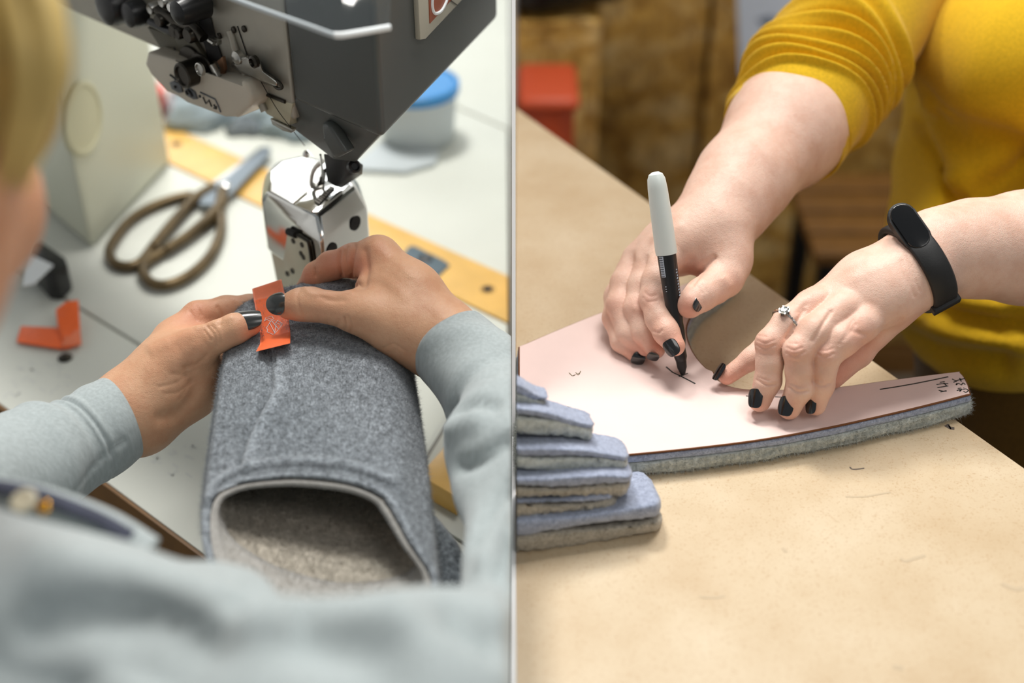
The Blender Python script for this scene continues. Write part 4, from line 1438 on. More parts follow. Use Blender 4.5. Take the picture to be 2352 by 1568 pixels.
# sweatshirt: body and upper arm in the foreground
sw_g = [chain([(-160, 1555, .56, 400), (180, 1650, .545, 372), (400, 1720, .53, 335)]),
        chain([(400, 1740, .52, 330), (620, 1830, .505, 350), (820, 1815, .51, 370), (1010, 1755, .53, 355), (1230, 1695, .56, 330)]),
        chain([(500, 1345, .60, 46), (555, 1380, .585, 62)]),
        chain([(-300, 1600, .50, 450), (-200, 2000, .6, 700), (300, 2300, .75, 700)])]
lo, hi = bounds(sw_g, .02)
lo[2] = max(lo[2], .62); hi[0] = min(hi[0], .004)
sf = Field(lo, hi, .0055)
for g_ in sw_g:
    sf.group(g_, .03, .035)
sf.clip_x(-.0006)
Vs, Qs = sf.surface()
Vs = relax(Vs, Qs, 3)
Vs = sculpt(Vs, Qs, [([(60, 1300), (300, 1340), (560, 1420)], 60, 10), ([(100, 1420), (330, 1400), (480, 1470)], 50, -10), ([(540, 1380), (590, 1370)], 26, -10), ([(700, 1450), (860, 1500), (900, 1568)], 70, -10),
                     ([(1040, 1400), (1120, 1450), (1176, 1480)], 34, -12), ([(300, 1500), (420, 1560)], 50, -8), ([(600, 1420), (760, 1430), (900, 1420)], 50, 8), ([(0, 1500), (150, 1568)], 70, -10)])
shirt = quad_mesh('sweatshirt', Vs, Qs, M['jersey'], sewer)


def sleeve(name, pts, parent, mat, thick=.0022, seg=72, n=90, folds=(), clipx=None, pinch=(), noise=.0006, seed=0):
    """pts from the cuff (px, py, depth, radius px); a wall with thickness that turns in at the cuff"""
    c4_ = spline(np.array([list(P(*p[:3])) + [p[3] * p[2] / FPX] for p in pts]), n)
    path, rad = c4_[:, :3], c4_[:, 3]
    n_ = len(path)
    t_, U_, W_ = frames(path, hint=UPV)
    ph_ = np.linspace(0, 2 * np.pi, seg, endpoint=False)
    s_ = np.linspace(0, 1, n_)
    rr = rad[:, None] * np.ones(seg)
    for (s_a, wid_a, amp_a, ph_off) in pinch:
        mid = n_ // 2
        ain = math.atan2(CD(.80, -.55, .25) @ W_[mid], CD(.80, -.55, .25) @ U_[mid])
        w_in = .5 + .5 * np.cos(ph_ - ain)
        c_ = s_a + (.50 - s_a) * .62 * w_in + .012 * np.sin(2 * ph_ + ph_off)
        g_ = np.exp(-((s_[:, None] - c_[None]) / (wid_a * (1 - .45 * w_in))[None]) ** 2)
        rr = rr + amp_a * .001 * g_ * (.8 + .25 * np.sin(3 * ph_ + ph_off))[None]
    for (s0, wid, amp, tilt, a0) in folds:
        # ring fold at s0, leaning with the angle; strongest around angle a0
        c_ = s0 + tilt * np.cos(ph_ - a0)
        g_ = np.exp(-((s_[:, None] - c_[None]) / wid) ** 2)
        rr = rr + amp * .001 * g_ * (.55 + .45 * np.cos(ph_ - a0))[None]
    r_ = np.random.RandomState(seed)
    for kk in range(6):
        f1, f2, p1 = r_.uniform(2, 9), r_.randint(1, 5), r_.uniform(0, 6)
        rr = rr + noise * np.sin(f1 * s_[:, None] * 3 + f2 * ph_[None] + p1)
    rings = [path[:, None] + (U_[:, None] * np.cos(ph_)[None, :, None] + W_[:, None] * np.sin(ph_)[None, :, None]) * rr[..., None]]
    k = max(6, n_ // 6)
    inner = path[:k, None] + (U_[:k, None] * np.cos(ph_)[None, :, None] + W_[:k, None] * np.sin(ph_)[None, :, None]) * (rr[:k] - thick)[..., None]
    lip = path[0] - t_[0] * thick * .55 + (U_[0] * np.cos(ph_)[:, None] + W_[0] * np.sin(ph_)[:, None]) * (rr[0] - thick * .5)[:, None]
    V = np.concatenate([inner[::-1].reshape(-1, 3), lip, rings[0].reshape(-1, 3)])
    R_ = k + 1 + n_
    Q = np.array([(i * seg + j, i * seg + (j + 1) % seg, (i + 1) * seg + (j + 1) % seg, (i + 1) * seg + j) for i in range(R_ - 1) for j in range(seg)])
    if clipx is not None:
        V[:, 0] = np.minimum(V[:, 0], clipx)
    return V, Q, (path, rad, t_, U_, W_, rr)


V, Q, info = sleeve('sleeve', [(282, 956, .886, 100), (235, 985, .876, 106), (170, 1020, .862, 112), (110, 1050, .846, 124), (20, 1095, .82, 140), (-120, 1160, .78, 160)], sewer, M['jersey'],
                    folds=[(.30, .02, 1.4, .02, 0), (.335, .012, -1.6, .02, 0), (.37, .02, 1.6, .02, 0), (.55, .05, 3, .05, 1), (.70, .05, 4, .05, 2)], seed=1)
V = sculpt(V, Q, [([(285, 1010), (225, 1060), (180, 1120), (160, 1150)], 5, -1.6), ([(262, 1140), (240, 1165), (255, 1110)], 14, 3)])
slL = quad_mesh('sleeve', V, Q, M['jersey'], sewer)
V, Q, info = sleeve('sleeve', [(1036, 794, .878, 100), (1072, 832, .868, 108), (1125, 890, .848, 118), (1165, 960, .82, 124), (1178, 1050, .785, 150), (1190, 1150, .75, 140), (1200, 1300, .69, 124), (1192, 1420, .64, 150), (1180, 1560, .60, 190)], sewer, M['jersey'],
                    folds=[(.30, .03, -3.5, .03, 2), (.42, .05, 4, .04, 2), (.62, .04, -3, .05, 2), (.72, .05, 3.5, .05, 2)], clipx=-.0006, seed=2)
V = sculpt(V, Q, [([(1045, 945), (1090, 925), (1140, 930)], 12, -6.4), ([(1040, 985), (1090, 965)], 22, 4.8), ([(1060, 1070), (1110, 1050), (1160, 1010)], 18, -6.4), ([(1090, 1250), (1120, 1170), (1170, 1110)], 14, -8.0), ([(1140, 1320), (1170, 1240)], 12, -8.0), ([(1110, 1300), (1140, 1230), (1172, 1170)], 12, 6.4)])
V[:, 0] = np.minimum(V[:, 0], -.0006)
quad_mesh('sleeve', V, Q, M['jersey'], sewer)
tube('loose_thread', spline([P(270, 1005, .868), P(283, 1012, .862), P(282, 1028, .86), P(262, 1036, .858), P(254, 1050, .858), P(255, 1066, .858)], 30), .0007, M['thread_pale'], slL, 6)
# dark bound edge with snaps, at the lower left
tr_ = spline([P(-60, 1108, .597), P(60, 1128, .597), P(150, 1158, .597), P(230, 1192, .597), P(300, 1232, .597)], 30)
strip_ = tube('pocket_edge', spline([P(-90, 1150, .61), P(60, 1172, .61), P(170, 1205, .61), P(250, 1240, .61), P(330, 1290, .61)], 30), .0130, M['jersey'], sewer, 16)
apron = tube('apron_edge', tr_, .0042, M['navy'], sewer, 10, flat=.5)
lathe('snap', P(56, 1152, .585), CD(-.1, .6, .8), [(.006, 0), (.0062, .0012), (.005, .002), (.0018, .0012)], plain('pale_snap', srgb(196, 190, 166), .4), apron, 24)
lathe('bead', P(105, 1170, .585), CD(0, .5, 1), [(.001, 0), (.003, .0015), (.003, .004), (.001, .005)], plain('gold_bead', srgb(214, 160, 60), .2, 1.0), apron, 16)

# ============ the marker (right bay)
# writing hand with bare forearm
wh_palm = chain([(1900, 160, 1.09, 142), (1806, 296, 1.03, 130), (1706, 415, .985, 103), (1666, 474, .968, 92), (1632, 525, .955, 81)]) \
    + chain([(1634, 525, .953, 70), (1584, 558, .946, 53), (1542, 588, .940, 33)]) \
    + chain([(1630, 525, .957, 68), (1564, 558, .953, 51), (1510, 584, .951, 31)]) \
    + chain([(1622, 525, .962, 64), (1545, 558, .963, 48), (1478, 584, .966, 29)]) \
    + chain([(1615, 530, .966, 60), (1532, 573, .97, 46), (1462, 610, .975, 28)]) \
    + chain([(1652, 545, .95, 60), (1668, 600, .943, 48), (1662, 640, .933, 42)])
wh_fing = [chain([(1662, 640, .932, 42), (1640, 658, .924, 39), (1612, 676, .917, 37), (1584, 698, .911, 33)]),
           chain([(1528, 598, .937, 38), (1508, 645, .930, 33), (1500, 686, .925, 30), (1514, 730, .917, 31), (1530, 762, .910, 29), (1550, 794, .905, 24)]),
           chain([(1496, 596, .951, 36), (1474, 655, .943, 31), (1462, 708, .936, 29), (1478, 762, .930, 27), (1506, 802, .925, 22)]),
           chain([(1462, 596, .967, 34), (1434, 650, .956, 31), (1422, 700, .947, 29), (1444, 766, .938, 27), (1476, 800, .934, 22)]),
           chain([(1446, 622, .976, 32), (1418, 680, .965, 29), (1412, 730, .955, 27), (1428, 784, .943, 24), (1460, 813, .937, 20)])]
wh_str = [([(1482, 672), (1492, 680), (1506, 678)], 4, -.5), ([(1478, 684), (1490, 694), (1508, 690)], 3, -.5), ([(1486, 690), (1496, 702)], 10, .8), ([(1500, 760), (1514, 764), (1520, 758)], 3, -.6), ([(1460, 708), (1470, 714)], 8, .7),
          ([(1640, 592), (1615, 615), (1590, 650)], 7, -2.0), ([(1585, 600), (1570, 640)], 14, -2.0), ([(1460, 575), (1466, 590)], 10, .8), ([(1490, 585), (1496, 600)], 10, .6), ([(1665, 640), (1675, 655)], 10, 1.0),
          ([(1605, 660), (1612, 672)], 4, -.4), ([(1615, 655), (1622, 668)], 4, -.4), ([(1500, 545), (1560, 520)], 12, .6), ([(1470, 560), (1530, 530)], 12, .5)]
wh_bl = [(1580, 710, .90, .011, .75), (1548, 790, .90, .012, .75), (1508, 800, .92, .01, .7), (1476, 800, .93, .01, .7), (1455, 812, .93, .01, .65), (1495, 685, .915, .009, .45), (1462, 705, .93, .008, .4), (1420, 700, .94, .008, .35), (1410, 735, .95, .01, .4),
         (1595, 630, .94, .012, .55), (1672, 650, .92, .009, .3), (1725, 494, .955, .0016, .9), (1730, 440, .96, .0012, .5), (1530, 750, .9, .012, .35), (1640, 680, .92, .012, .25)]
WHAND = hand_mesh(wh_palm, wh_fing, [], .00095, .015, .005, wh_str, wh_bl, .0006)
# resting hand with ring and band
gh_palm = chain([(2480, 560, .945, 138), (2352, 569, .935, 123), (2230, 571, .922, 105), (2153, 580, .911, 92), (2097, 620, .903, 78)]) \
    + chain([(2098, 600, .905, 66), (1985, 636, .908, 48), (1880, 686, .910, 31)]) \
    + chain([(2098, 610, .902, 68), (1985, 650, .897, 51), (1890, 688, .892, 33)]) \
    + chain([(2100, 620, .898, 66), (2015, 664, .889, 51), (1952, 700, .883, 34)]) \
    + chain([(2098, 635, .896, 62), (2045, 684, .887, 50), (1996, 732, .879, 34)]) \
    + chain([(2085, 650, .905, 58), (2040, 705, .905, 46), (2000, 760, .907, 40)])
gh_fing = [chain([(2010, 752, .907, 42), (1968, 806, .911, 37), (1912, 864, .907, 29)]),
           chain([(1980, 745, .874, 42), (1930, 782, .868, 39), (1900, 816, .867, 31), (1892, 850, .870, 27.5), (1888, 884, .874, 27), (1874, 931, .880, 23)]),
           chain([(1935, 712, .878, 42), (1872, 762, .869, 38), (1832, 806, .866, 32), (1835, 850, .869, 29.5), (1836, 893, .873, 29.5), (1813, 937, .8785, 26.5)]),
           chain([(1874, 697, .889, 40), (1812, 742, .881, 36.5), (1768, 788, .878, 31.5), (1768, 832, .879, 30), (1764, 874, .881, 29.5), (1745, 920, .8835, 26)]),
           chain([(1856, 700, .911, 34), (1785, 762, .909, 26), (1726, 824, .908, 24), (1670, 864, .9095, 20)])]
gh_str = [([(1738, 792), (1758, 800), (1780, 792)], 3, -.6), ([(1740, 782), (1758, 788), (1776, 782)], 3, -.5), ([(1742, 770), (1760, 774)], 3, -.35), ([(1746, 812), (1770, 815)], 3, -.35), ([(1758, 785)], 12, .7),
          ([(1738, 872), (1762, 884), (1784, 882)], 3, -.9), ([(1740, 866), (1765, 874)], 3, -.5),
          ([(1806, 810), (1826, 818), (1848, 808)], 3, -.6), ([(1808, 798), (1824, 804), (1842, 798)], 3, -.55), ([(1812, 788), (1830, 790)], 3, -.4), ([(1810, 826), (1834, 832)], 3, -.35), ([(1824, 804)], 12, .8),
          ([(1812, 888), (1832, 900), (1856, 898)], 3, -.9), ([(1816, 880), (1838, 888)], 3, -.5),
          ([(1876, 812), (1894, 820), (1914, 812)], 3, -.6), ([(1880, 802), (1896, 806), (1912, 800)], 3, -.5), ([(1882, 826), (1904, 828)], 3, -.35), ([(1894, 808)], 11, .7), ([(1868, 876), (1886, 886), (1906, 880)], 3, -.7), ([(1870, 870), (1888, 876)], 3, -.4),
          ([(1908, 716), (1888, 748), (1868, 782)], 5, -1.3), ([(1848, 712), (1828, 740), (1806, 775)], 4, -1.2), ([(1965, 745), (1940, 780)], 4, -.5), ([(1850, 700), (1836, 716)], 6, -.8), ([(1960, 735), (1930, 790)], 4, -.5), ([(1958, 760), (1990, 770)], 6, -.8),
          ([(2070, 600), (2100, 680)], 4, -.5), ([(2082, 590), (2112, 668)], 3, -.4), ([(1870, 690), (1960, 640), (2050, 600)], 12, .35), ([(1840, 690), (1860, 680)], 14, .7), ([(1985, 790), (2010, 770), (2070, 735)], 8, -1.0)]
gh_bl = [(1758, 790, .868, .009, .45), (1826, 806, .856, .009, .45), (1896, 812, .856, .009, .45), (1745, 935, .873, .009, .6), (1812, 950, .868, .009, .6), (1872, 945, .87, .009, .6), (1665, 872, .905, .011, .7), (1700, 850, .9, .012, .35),
         (1975, 790, .865, .016, .5), (1930, 860, .89, .022, .85), (1975, 815, .89, .02, .7), (1860, 680, .87, .012, .25), (1760, 880, .87, .008, .25), (1832, 895, .86, .008, .25), (1890, 885, .862, .008, .25), (2080, 720, .89, .014, .35)]
GHAND = hand_mesh(gh_palm, gh_fing, [], HV, .014, .0045, gh_str, gh_bl, .0008)
V, Q, B = join_parts([WHAND, GHAND])
marker = quad_mesh('person', V, Q, M['skin_b'], None, B)
tag(marker, 'person in a mustard knit sweater drawing round a pink pattern with a marker pen', 'person')
nk = M['polish_black']
nail(marker, (1741, 916, .8832), 27, CD(-.42, .10, .90), CD(-.22, -.90, .30), 44, .64, nk, 1.04, 3.4)
nail(marker, (1808, 934, .8782), 27.5, CD(-.30, .10, .94), CD(-.30, -.90, .30), 45, .66, nk, 1.04, 3.4)
nail(marker, (1872, 930, .8795), 24, CD(-.62, .08, .78), CD(-.22, -.90, .30), 42, .58, nk, 1.04, 3.4)
nail(marker, (1664, 862, .909), 21, CD(-.72, .45, .52), CD(-.70, -.62, .2), 44, .6, nk, 1.05, 3.4)
nail(marker, (1581, 701, .911), 33, CD(.62, .12, .78), CD(-.52, -.72, .3), 42, .42, nk, 1.03, 3)
nail(marker, (1546, 796, .905), 25, CD(-.28, -.10, .95), CD(.40, -.82, .35), 40, .72, nk, 1.05, 3)
nail(marker, (1498, 806, .925), 22, CD(.0, -.60, .80), CD(.70, -.60, .3), 28, .5, nk, 1.05, 3)
nail(marker, (1462, 815, .936), 21, CD(.10, -.45, .88), CD(.85, -.45, .2), 32, .8, nk, 1.05, 3)

# rolled sleeve with bunched folds
V, Q, info = sleeve('sleeve', [(1796, 312, 1.035, 146), (1815, 282, 1.042, 150), (1850, 228, 1.055, 154), (1900, 160, 1.075, 156), (1960, 70, 1.10, 160), (2020, -40, 1.13, 170), (2080, -160, 1.16, 190)], marker, M['mustard'],
                    seg=110, n=200, noise=.0007, thick=.003, seed=5,
                    folds=[(.13, .010, -2.0, .0, 1.6)],
                    pinch=[(.17, .016, 5.9, .3), (.205, .011, -5.2, .9), (.245, .016, 6.5, 1.7), (.285, .011, -5.9, 2.2), (.32, .015, 7.2, 3.0), (.36, .012, -6.5, 3.3), (.40, .016, 7.2, 4.1), (.44, .012, -6.5, 4.9),
                           (.485, .018, 7.8, 5.2), (.53, .013, -6.5, 5.9), (.58, .020, 7.2, .4), (.64, .016, -7.2, 1.0), (.71, .025, 6.5, 2.0)])
V = sculpt(V, Q, [([(1700, 205), (1800, 160), (1900, 230), (1960, 330)], 0.1, 0)])
slv = quad_mesh('sleeve', V, Q, M['mustard'], marker)
V, Q, info = sleeve('sleeve', [(2430, 566, .945, 152), (2500, 552, .965, 162), (2590, 470, 1.02, 175), (2610, 300, 1.09, 190), (2540, 80, 1.16, 210)], marker, M['mustard'], seg=60, n=70, noise=.001, thick=.003, seed=9, folds=[(.06, .02, -1.5, 0, 0), (.2, .04, 4, .03, 1), (.32, .03, -3, .03, 2), (.45, .05, 5, .04, 1)])
quad_mesh('sleeve', V, Q, M['mustard'], marker)
# torso of the sweater
tz = [chain([(2380, -220, 1.30, 330), (2400, 120, 1.22, 300), (2420, 330, 1.22, 300)]),
      chain([(2250, 120, 1.12, 150), (2330, 150, 1.10, 190), (2480, 160, 1.12, 210)]),
      chain([(2330, 420, 1.20, 275), (2300, 600, 1.18, 245), (2330, 700, 1.17, 225)]),
      chain([(2080, -100, 1.16, 150), (2250, -260, 1.2, 220)]),
      chain([(2220, 640, 1.15, 165), (2330, 690, 1.13, 180), (2500, 700, 1.13, 210)])]
lo, hi = bounds(tz, .02)
tf = Field(lo, hi, .0042)
for g_ in tz:
    tf.group(g_, .03, .035)
Vt, Qt = tf.surface()
Vt = relax(Vt, Qt, 3)
Vt = sculpt(Vt, Qt, [([(2100, 235), (2150, 285), (2220, 312), (2352, 345)], 40, -12), ([(2112, 270), (2150, 350), (2185, 450), (2200, 500)], 14, -8), ([(2135, 240), (2180, 330), (2225, 440)], 26, 7),
                     ([(2200, 470), (2280, 430), (2352, 370)], 36, -12), ([(2190, 410), (2280, 370), (2352, 320)], 32, 7), ([(2120, 690), (2230, 725), (2352, 750)], 22, -9), ([(2100, 725), (2200, 768), (2352, 795)], 20, 9),
                     ([(2060, 780), (2150, 815), (2300, 840)], 26, -12), ([(2040, 770), (2085, 825), (2125, 870)], 18, 10), ([(2200, 690), (2300, 705)], 18, 6), ([(2060, 560), (2090, 660), (2100, 740)], 26, -6), ([(2040, 470), (2060, 560)], 30, 6)])
quad_mesh('sweater_body', Vt, Qt, M['mustard'], marker)
# skirt below
sk = [chain([(2330, 780, 1.19, 225), (2420, 1150, 1.22, 330), (2500, 1600, 1.3, 420)])]
lo, hi = bounds(sk, .02)
lo[2] = max(lo[2], .35)
kf = Field(lo, hi, .006)
kf.group(sk[0], .03, .001)
Vk, Qk = kf.surface(); Vk = relax(Vk, Qk, 2)
quad_mesh('skirt', Vk, Qk, M['skirt'], marker)
# ------------------------------------------------------------------ RIGHT BAY: cutting bench
cb = tag(empty('cutting_bench', (0.6, 0.4, 0)), 'wide cutting bench with a bare tan fibreboard top and dark edge', 'bench')
e0, e1_ = T(1184, 247, ZR), T(2352, 1074, ZR)
ed = nrm(e1_ - e0)
XB = WP + .0001
at_x = lambda x: e0 + ed * ((x - e0[0]) / ed[0])
pL = at_x(XB)
pR = at_x(e0[0] + ed[0] * (-.30 - e0[1]) / ed[1])
prism('bench_top', [np.array([XB, -.30, ZR]), np.array([XB, .60, ZR]), pL, pR], (0, 0, -.025), M['bench'], cb, .0012)
prism('bench_apron', [np.array([XB + .03, -.26, ZR - .0255]), pL + np.array([.03, -.14, -.0255]), pR + np.array([-.14, .04, -.0255])], (0, 0, -.09), M['wood_edge'], cb)
for x, y in ((.07, -.2), (pR[0] - .25, -.2), (.07, pL[1] - .32)):
    box('leg', (x - .03, y - .03, 0), (x + .03, y + .03, ZR - .116), M['wood_edge'], cb, .004)
mk = plain('faint_pencil_mark', srgb(196, 176, 146), .6)
mk2 = plain('dark_scratch', srgb(96, 84, 76), .6)
for pts, w, m in ((((1952, 1072), (1957, 1077), (1970, 1077), (1985, 1075)), .0010, mk2), (((1942, 1140), (1985, 1140), (2020, 1134), (2045, 1130)), .0014, mk), (((1606, 1370), (1640, 1372), (1665, 1368)), .0016, mk),
                  (((2068, 1282), (2080, 1288), (2100, 1282), (2125, 1275)), .0022, mk), (((2172, 976), (2182, 982), (2192, 984)), .003, mk2), (((2178, 974), (2184, 986)), .0012, mk2),
                  (((1798, 1258), (1806, 1268)), .002, mk), (((2300, 1340), (2330, 1352), (2352, 1350)), .003, mk), (((2050, 1530), (2075, 1534)), .003, mk)):
    ribbon('worn_mark', spline([T(*p, ZR + .00005) for p in pts], 12), w, (0, 0, 1), .0001, m, cb)

# felt panel under the pink pattern
ZT = ZR + .018
out_near = [(1190, 1062), (1300, 1057), (1450, 1044), (1600, 1029), (1750, 1010), (1900, 983), (2050, 950), (2150, 926), (2231, 905)]
out_end = [(2226, 885), (2216, 865), (2203, 851)]
out_far = [(2120, 861), (2020, 874), (1920, 887), (1800, 893), (1700, 890), (1650, 872), (1640, 853), (1622, 843), (1600, 818), (1585, 790), (1578, 760), (1584, 735), (1602, 705), (1640, 672), (1675, 645), (1692, 622)]
out_top = [(1670, 618), (1560, 655), (1460, 690), (1380, 716), (1280, 756), (1190, 795)]
near_s = spline(out_near, 60); end_s = spline(out_end, 8); far_s = spline(out_far, 90); top_s = spline(out_top, 24)
outline = np.concatenate([near_s, end_s, far_s, top_s])


def lift(p):
    """the panel lies flat"""
    return np.zeros(3)


def layer(name, z0, z1, grow, mat, parent, rough=0.0, seed=0, bevel=0.0, caps=True):
    pts = np.array([T(x, y, ZT) for x, y in outline]); pts[:, 0] = np.maximum(pts[:, 0], XB + .0004)
    c_ = pts.mean(0)
    # outward offset
    t_ = np.roll(pts, -1, 0) - np.roll(pts, 1, 0)
    nn = np.stack([t_[:, 1], -t_[:, 0], 0 * t_[:, 0]], 1); nn /= np.linalg.norm(nn, axis=1)[:, None] + 1e-9
    r_ = np.random.RandomState(seed)
    K = 7 if rough else 3
    rows = []
    for k in range(K):
        f = k / (K - 1)
        g = grow - (0.0012 * (2 * f - 1) ** 4)
        w = r_.normal(0, 1, len(pts))
        w = (w + np.roll(w, 1) + np.roll(w, -1)) / 3 * rough
        q_ = pts + nn * (g + w)[:, None]
        q_[:, 0] = np.maximum(q_[:, 0], XB + .0004)
        q_[:, 2] = ZR + z0 + (z1 - z0) * f
        q_ += np.array([lift(p) for p in q_])
        rows.append(q_)
    bm = bmesh.new()
    vv = [[bm.verts.new(tuple(p)) for p in row] for row in rows]
    n_ = len(pts)
    for k in range(K - 1):
        for j in range(n_):
            f_ = bm.faces.new((vv[k][j], vv[k][(j + 1) % n_], vv[k + 1][(j + 1) % n_], vv[k + 1][j]))
            f_.smooth = True
            f_.material_index = 1 if isinstance(mat, list) else 0
    bm.faces.new(vv[-1]); bm.faces.new(vv[0][::-1])
    return from_bm(name, bm, mat, parent, False), rows


fp = tag(empty('fleece_fabric', T(1700, 950, ZR)), 'felt and fleece panel lying flat under the pink paper pattern', 'fabric')
fl_o, fl_rows = layer('fleece_layer', .0006, .0106, .0016, M['fleece'], fp, .0012, 3)
layer('felt_layer', .0108, .0162, .0004, M['felt_blue'], fp, .0003, 4)
pp = tag(empty('paper_pattern', T(1400, 900, ZT)), 'pink card sewing pattern with hand-drawn marks under both hands', 'pattern')
card, card_rows = layer('card', .0164, .0180, 0, [M['pink'], M['brown_card']], pp)
zi = ZT + .00004


def ti(x, y):
    p = T(x, y, ZT)
    p = p + lift(p) + np.array([0, 0, .00004])
    r = ray(x, y)
    return CAM + r * ((p[2] - CAM[2]) / r[2])


inks = [([(2021, 894), (2060, 888), (2100, 881), (2140, 873), (2178, 865)], .0010), ([(1530, 842), (1545, 855), (1560, 862), (1580, 872), (1597, 881)], .0011), ([(1713, 909), (1726, 910)], .0007), ([(1780, 911), (1800, 912)], .0007), ([(1559, 865), (1580, 857)], .0006)]
for pts, w in inks:
    ribbon('ink_line', [ti(*p) for p in pts], w, (0, 0, 1), .00012, M['ink'], pp)
glyph = [  # handwriting at the free end, turned on its side
    [(2151, 883), (2164, 881), (2178, 881)], [(2153, 890), (2166, 888), (2178, 886)], [(2156, 896), (2166, 898), (2174, 898)], [(2159, 878), (2170, 876)], [(2168, 879), (2174, 886)], [(2160, 900), (2174, 897)],
    [(2187, 870), (2198, 876)], [(2190, 878), (2200, 873), (2216, 869)], [(2204, 868), (2208, 876)], [(2196, 884), (2202, 880), (2208, 884), (2212, 879), (2217, 883)], [(2196, 884), (2198, 880)],
    [(2213, 890), (2214, 891)], [(2198, 897), (2206, 894), (2204, 899), (2210, 893)], [(2212, 894), (2219, 893), (2224, 897), (2218, 901), (2213, 898)], [(2200, 892), (2208, 891)]]
for g_ in glyph:
    ribbon('ink_writing', [ti(*p) for p in (spline(g_, 10) if len(g_) > 2 else np.array([g_[0], np.mean(g_, 0), g_[1]]))], .0008, (0, 0, 1), .00012, M['ink'], pp)
for g_ in ([(1307, 856), (1315, 863), (1322, 860)], [(1322, 855), (1328, 861), (1334, 852)], [(1326, 858), (1332, 858)], [(1316, 863), (1320, 861)]):
    ribbon('ink_writing', [ti(*p) for p in spline(g_, 8)] if len(g_) > 2 else [ti(*g_[0]), ti(*np.mean(g_, 0)), ti(*g_[1])], .0006, (0, 0, 1), .00012, M['ink_olive'], pp)
for g_ in ([(1278, 940), (1282, 942)], [(1280, 939), (1283, 943), (1286, 938)], [(1287, 941), (1293, 940)], [(1287, 938), (1292, 936), (1293, 940)], [(1295, 938), (1300, 936)], [(1302, 936), (1308, 937)], [(1303, 933), (1309, 936)]):
    ribbon('ink_writing', [ti(*g_[0]), ti(*np.mean(g_, 0)), ti(*g_[-1])], .0005, (0, 0, 1), .00012, M['ink_olive'], pp)
# fleece pile along the panel's edge
Vf = np.concatenate(fl_rows); nf = len(fl_rows[0])
Ff = np.array([(k * nf + j, k * nf + (j + 1) % nf, (k + 1) * nf + (j + 1) % nf, (k + 1) * nf + j) for k in range(len(fl_rows) - 1) for j in range(nf)])
nap('edge_pile', Vf, Ff, 24000, .0030, .00009, felt_mat('pile_fibre', srgb(168, 172, 164), srgb(236, 240, 234), 300, 0), fp, 11)

# ------------------------------------------------------------------ marker pen
pen = tag(empty('marker_pen', T(1570, 864, ZT)), 'white-capped black marker pen held upright on the pink pattern', 'marker pen')
ptip = T(1569, 862, ZT)
ptop_ = P(1505, 394, .893)
pa = nrm(ptop_ - ptip)
PL = np.linalg.norm(ptop_ - ptip)
f_ = lambda y: np.linalg.norm(P(0, 0, 1) * 0) + PL * y
lathe('nib', ptip, pa, [(.0006, 0), (.0016, .001), (.0034, .006), (.0038, .012)], M['soft_black'], pen, 24)
lathe('grip', ptip, pa, [(.0038, .011), (.0046, .014), (.0042, .020), (.0052, .026), (.0054, .034), (.0048, .040)], M['black_plastic'], pen, 28)
brl = lathe('barrel', ptip, pa, [(.0050, .038), (.0058, .050), (.0064, .070), (.0066, PL * .605), (.0060, PL * .606)], M['black_plastic'], pen, 36)
lathe('cap', ptip, pa, [(.0066, PL * .603), (.0074, PL * .604), (.0076, PL * .62), (.0073, PL * .80), (.0068, PL * .92), (.0062, PL * .965), (.0048, PL * .988), (.0024, PL * .998)], M['white_plastic'], pen, 40, 30)
# printed label on the barrel
toc = nrm(CAM - (ptip + pa * PL * .5)); toc = nrm(toc - pa * (toc @ pa)); sid = np.cross(toc, pa)
if sid @ RGT < 0: sid = -sid


def on_pen(a, h, r=.00668):
    return ptip + pa * h + (toc * math.cos(a) + sid * math.sin(a)) * r


V, F = [], []
for i in range(12):
    for j in range(6):
        V.append(on_pen(-.95 + .55 * j / 5, PL * (.50 + .10 * i / 11)))
for i in range(11):
    for j in range(5):
        a = i * 6 + j; F.append((a, a + 1, a + 7, a + 6))
mesh('print_block', V, F, M['pen_label'], brl)
for i in range(9):
    h = PL * (.505 + .088 * i / 8)
    tube('print_line', [on_pen(-.88, h, .0069), on_pen(-.68, h, .0069), on_pen(-.50, h, .0069)], .00022, M['ink'], brl, 5)
for i in range(10):
    h = PL * (.40 + .125 * i / 9)
    tube('print_letter', [on_pen(.82 + .08 * (i % 2), h, .0067), on_pen(.95, h + .0008, .0067)], .0004, M['pen_label'], brl, 5)
for i in range(3):
    h = PL * (.43 + .035 * i / 3)
    tube('print_letter', [on_pen(-.62, h, .0066), on_pen(-.50, h, .0066)], .0003, M['pen_label'], brl, 5)

# ------------------------------------------------------------------ ring and wrist band
rg = tag(empty('finger_ring', P(1800, 745, .88)), 'silver ring with a round clear stone on the resting hand', 'ring')
rc = P(1807, 745, .882)
rdir = nrm(P(1768, 788, .878) - P(1870, 700, .889))
ru = nrm(np.cross(rdir, FWD)); rw = np.cross(rdir, ru)
rpx = 39.3
rr_ = rpx * .882 / FPX
ringp = [rc + (ru * math.cos(a) + rw * math.sin(a)) * rr_ for a in np.linspace(0, 2 * math.pi, 64, endpoint=False)]
band_ = tube('ring_band', ringp, .0014, M['silver'], rg, 10, closed=True)


def on_ring(t):
    return rc + (ru * math.sin(t) * sg - FWD * 0 + rwf * math.cos(t)) * rr_


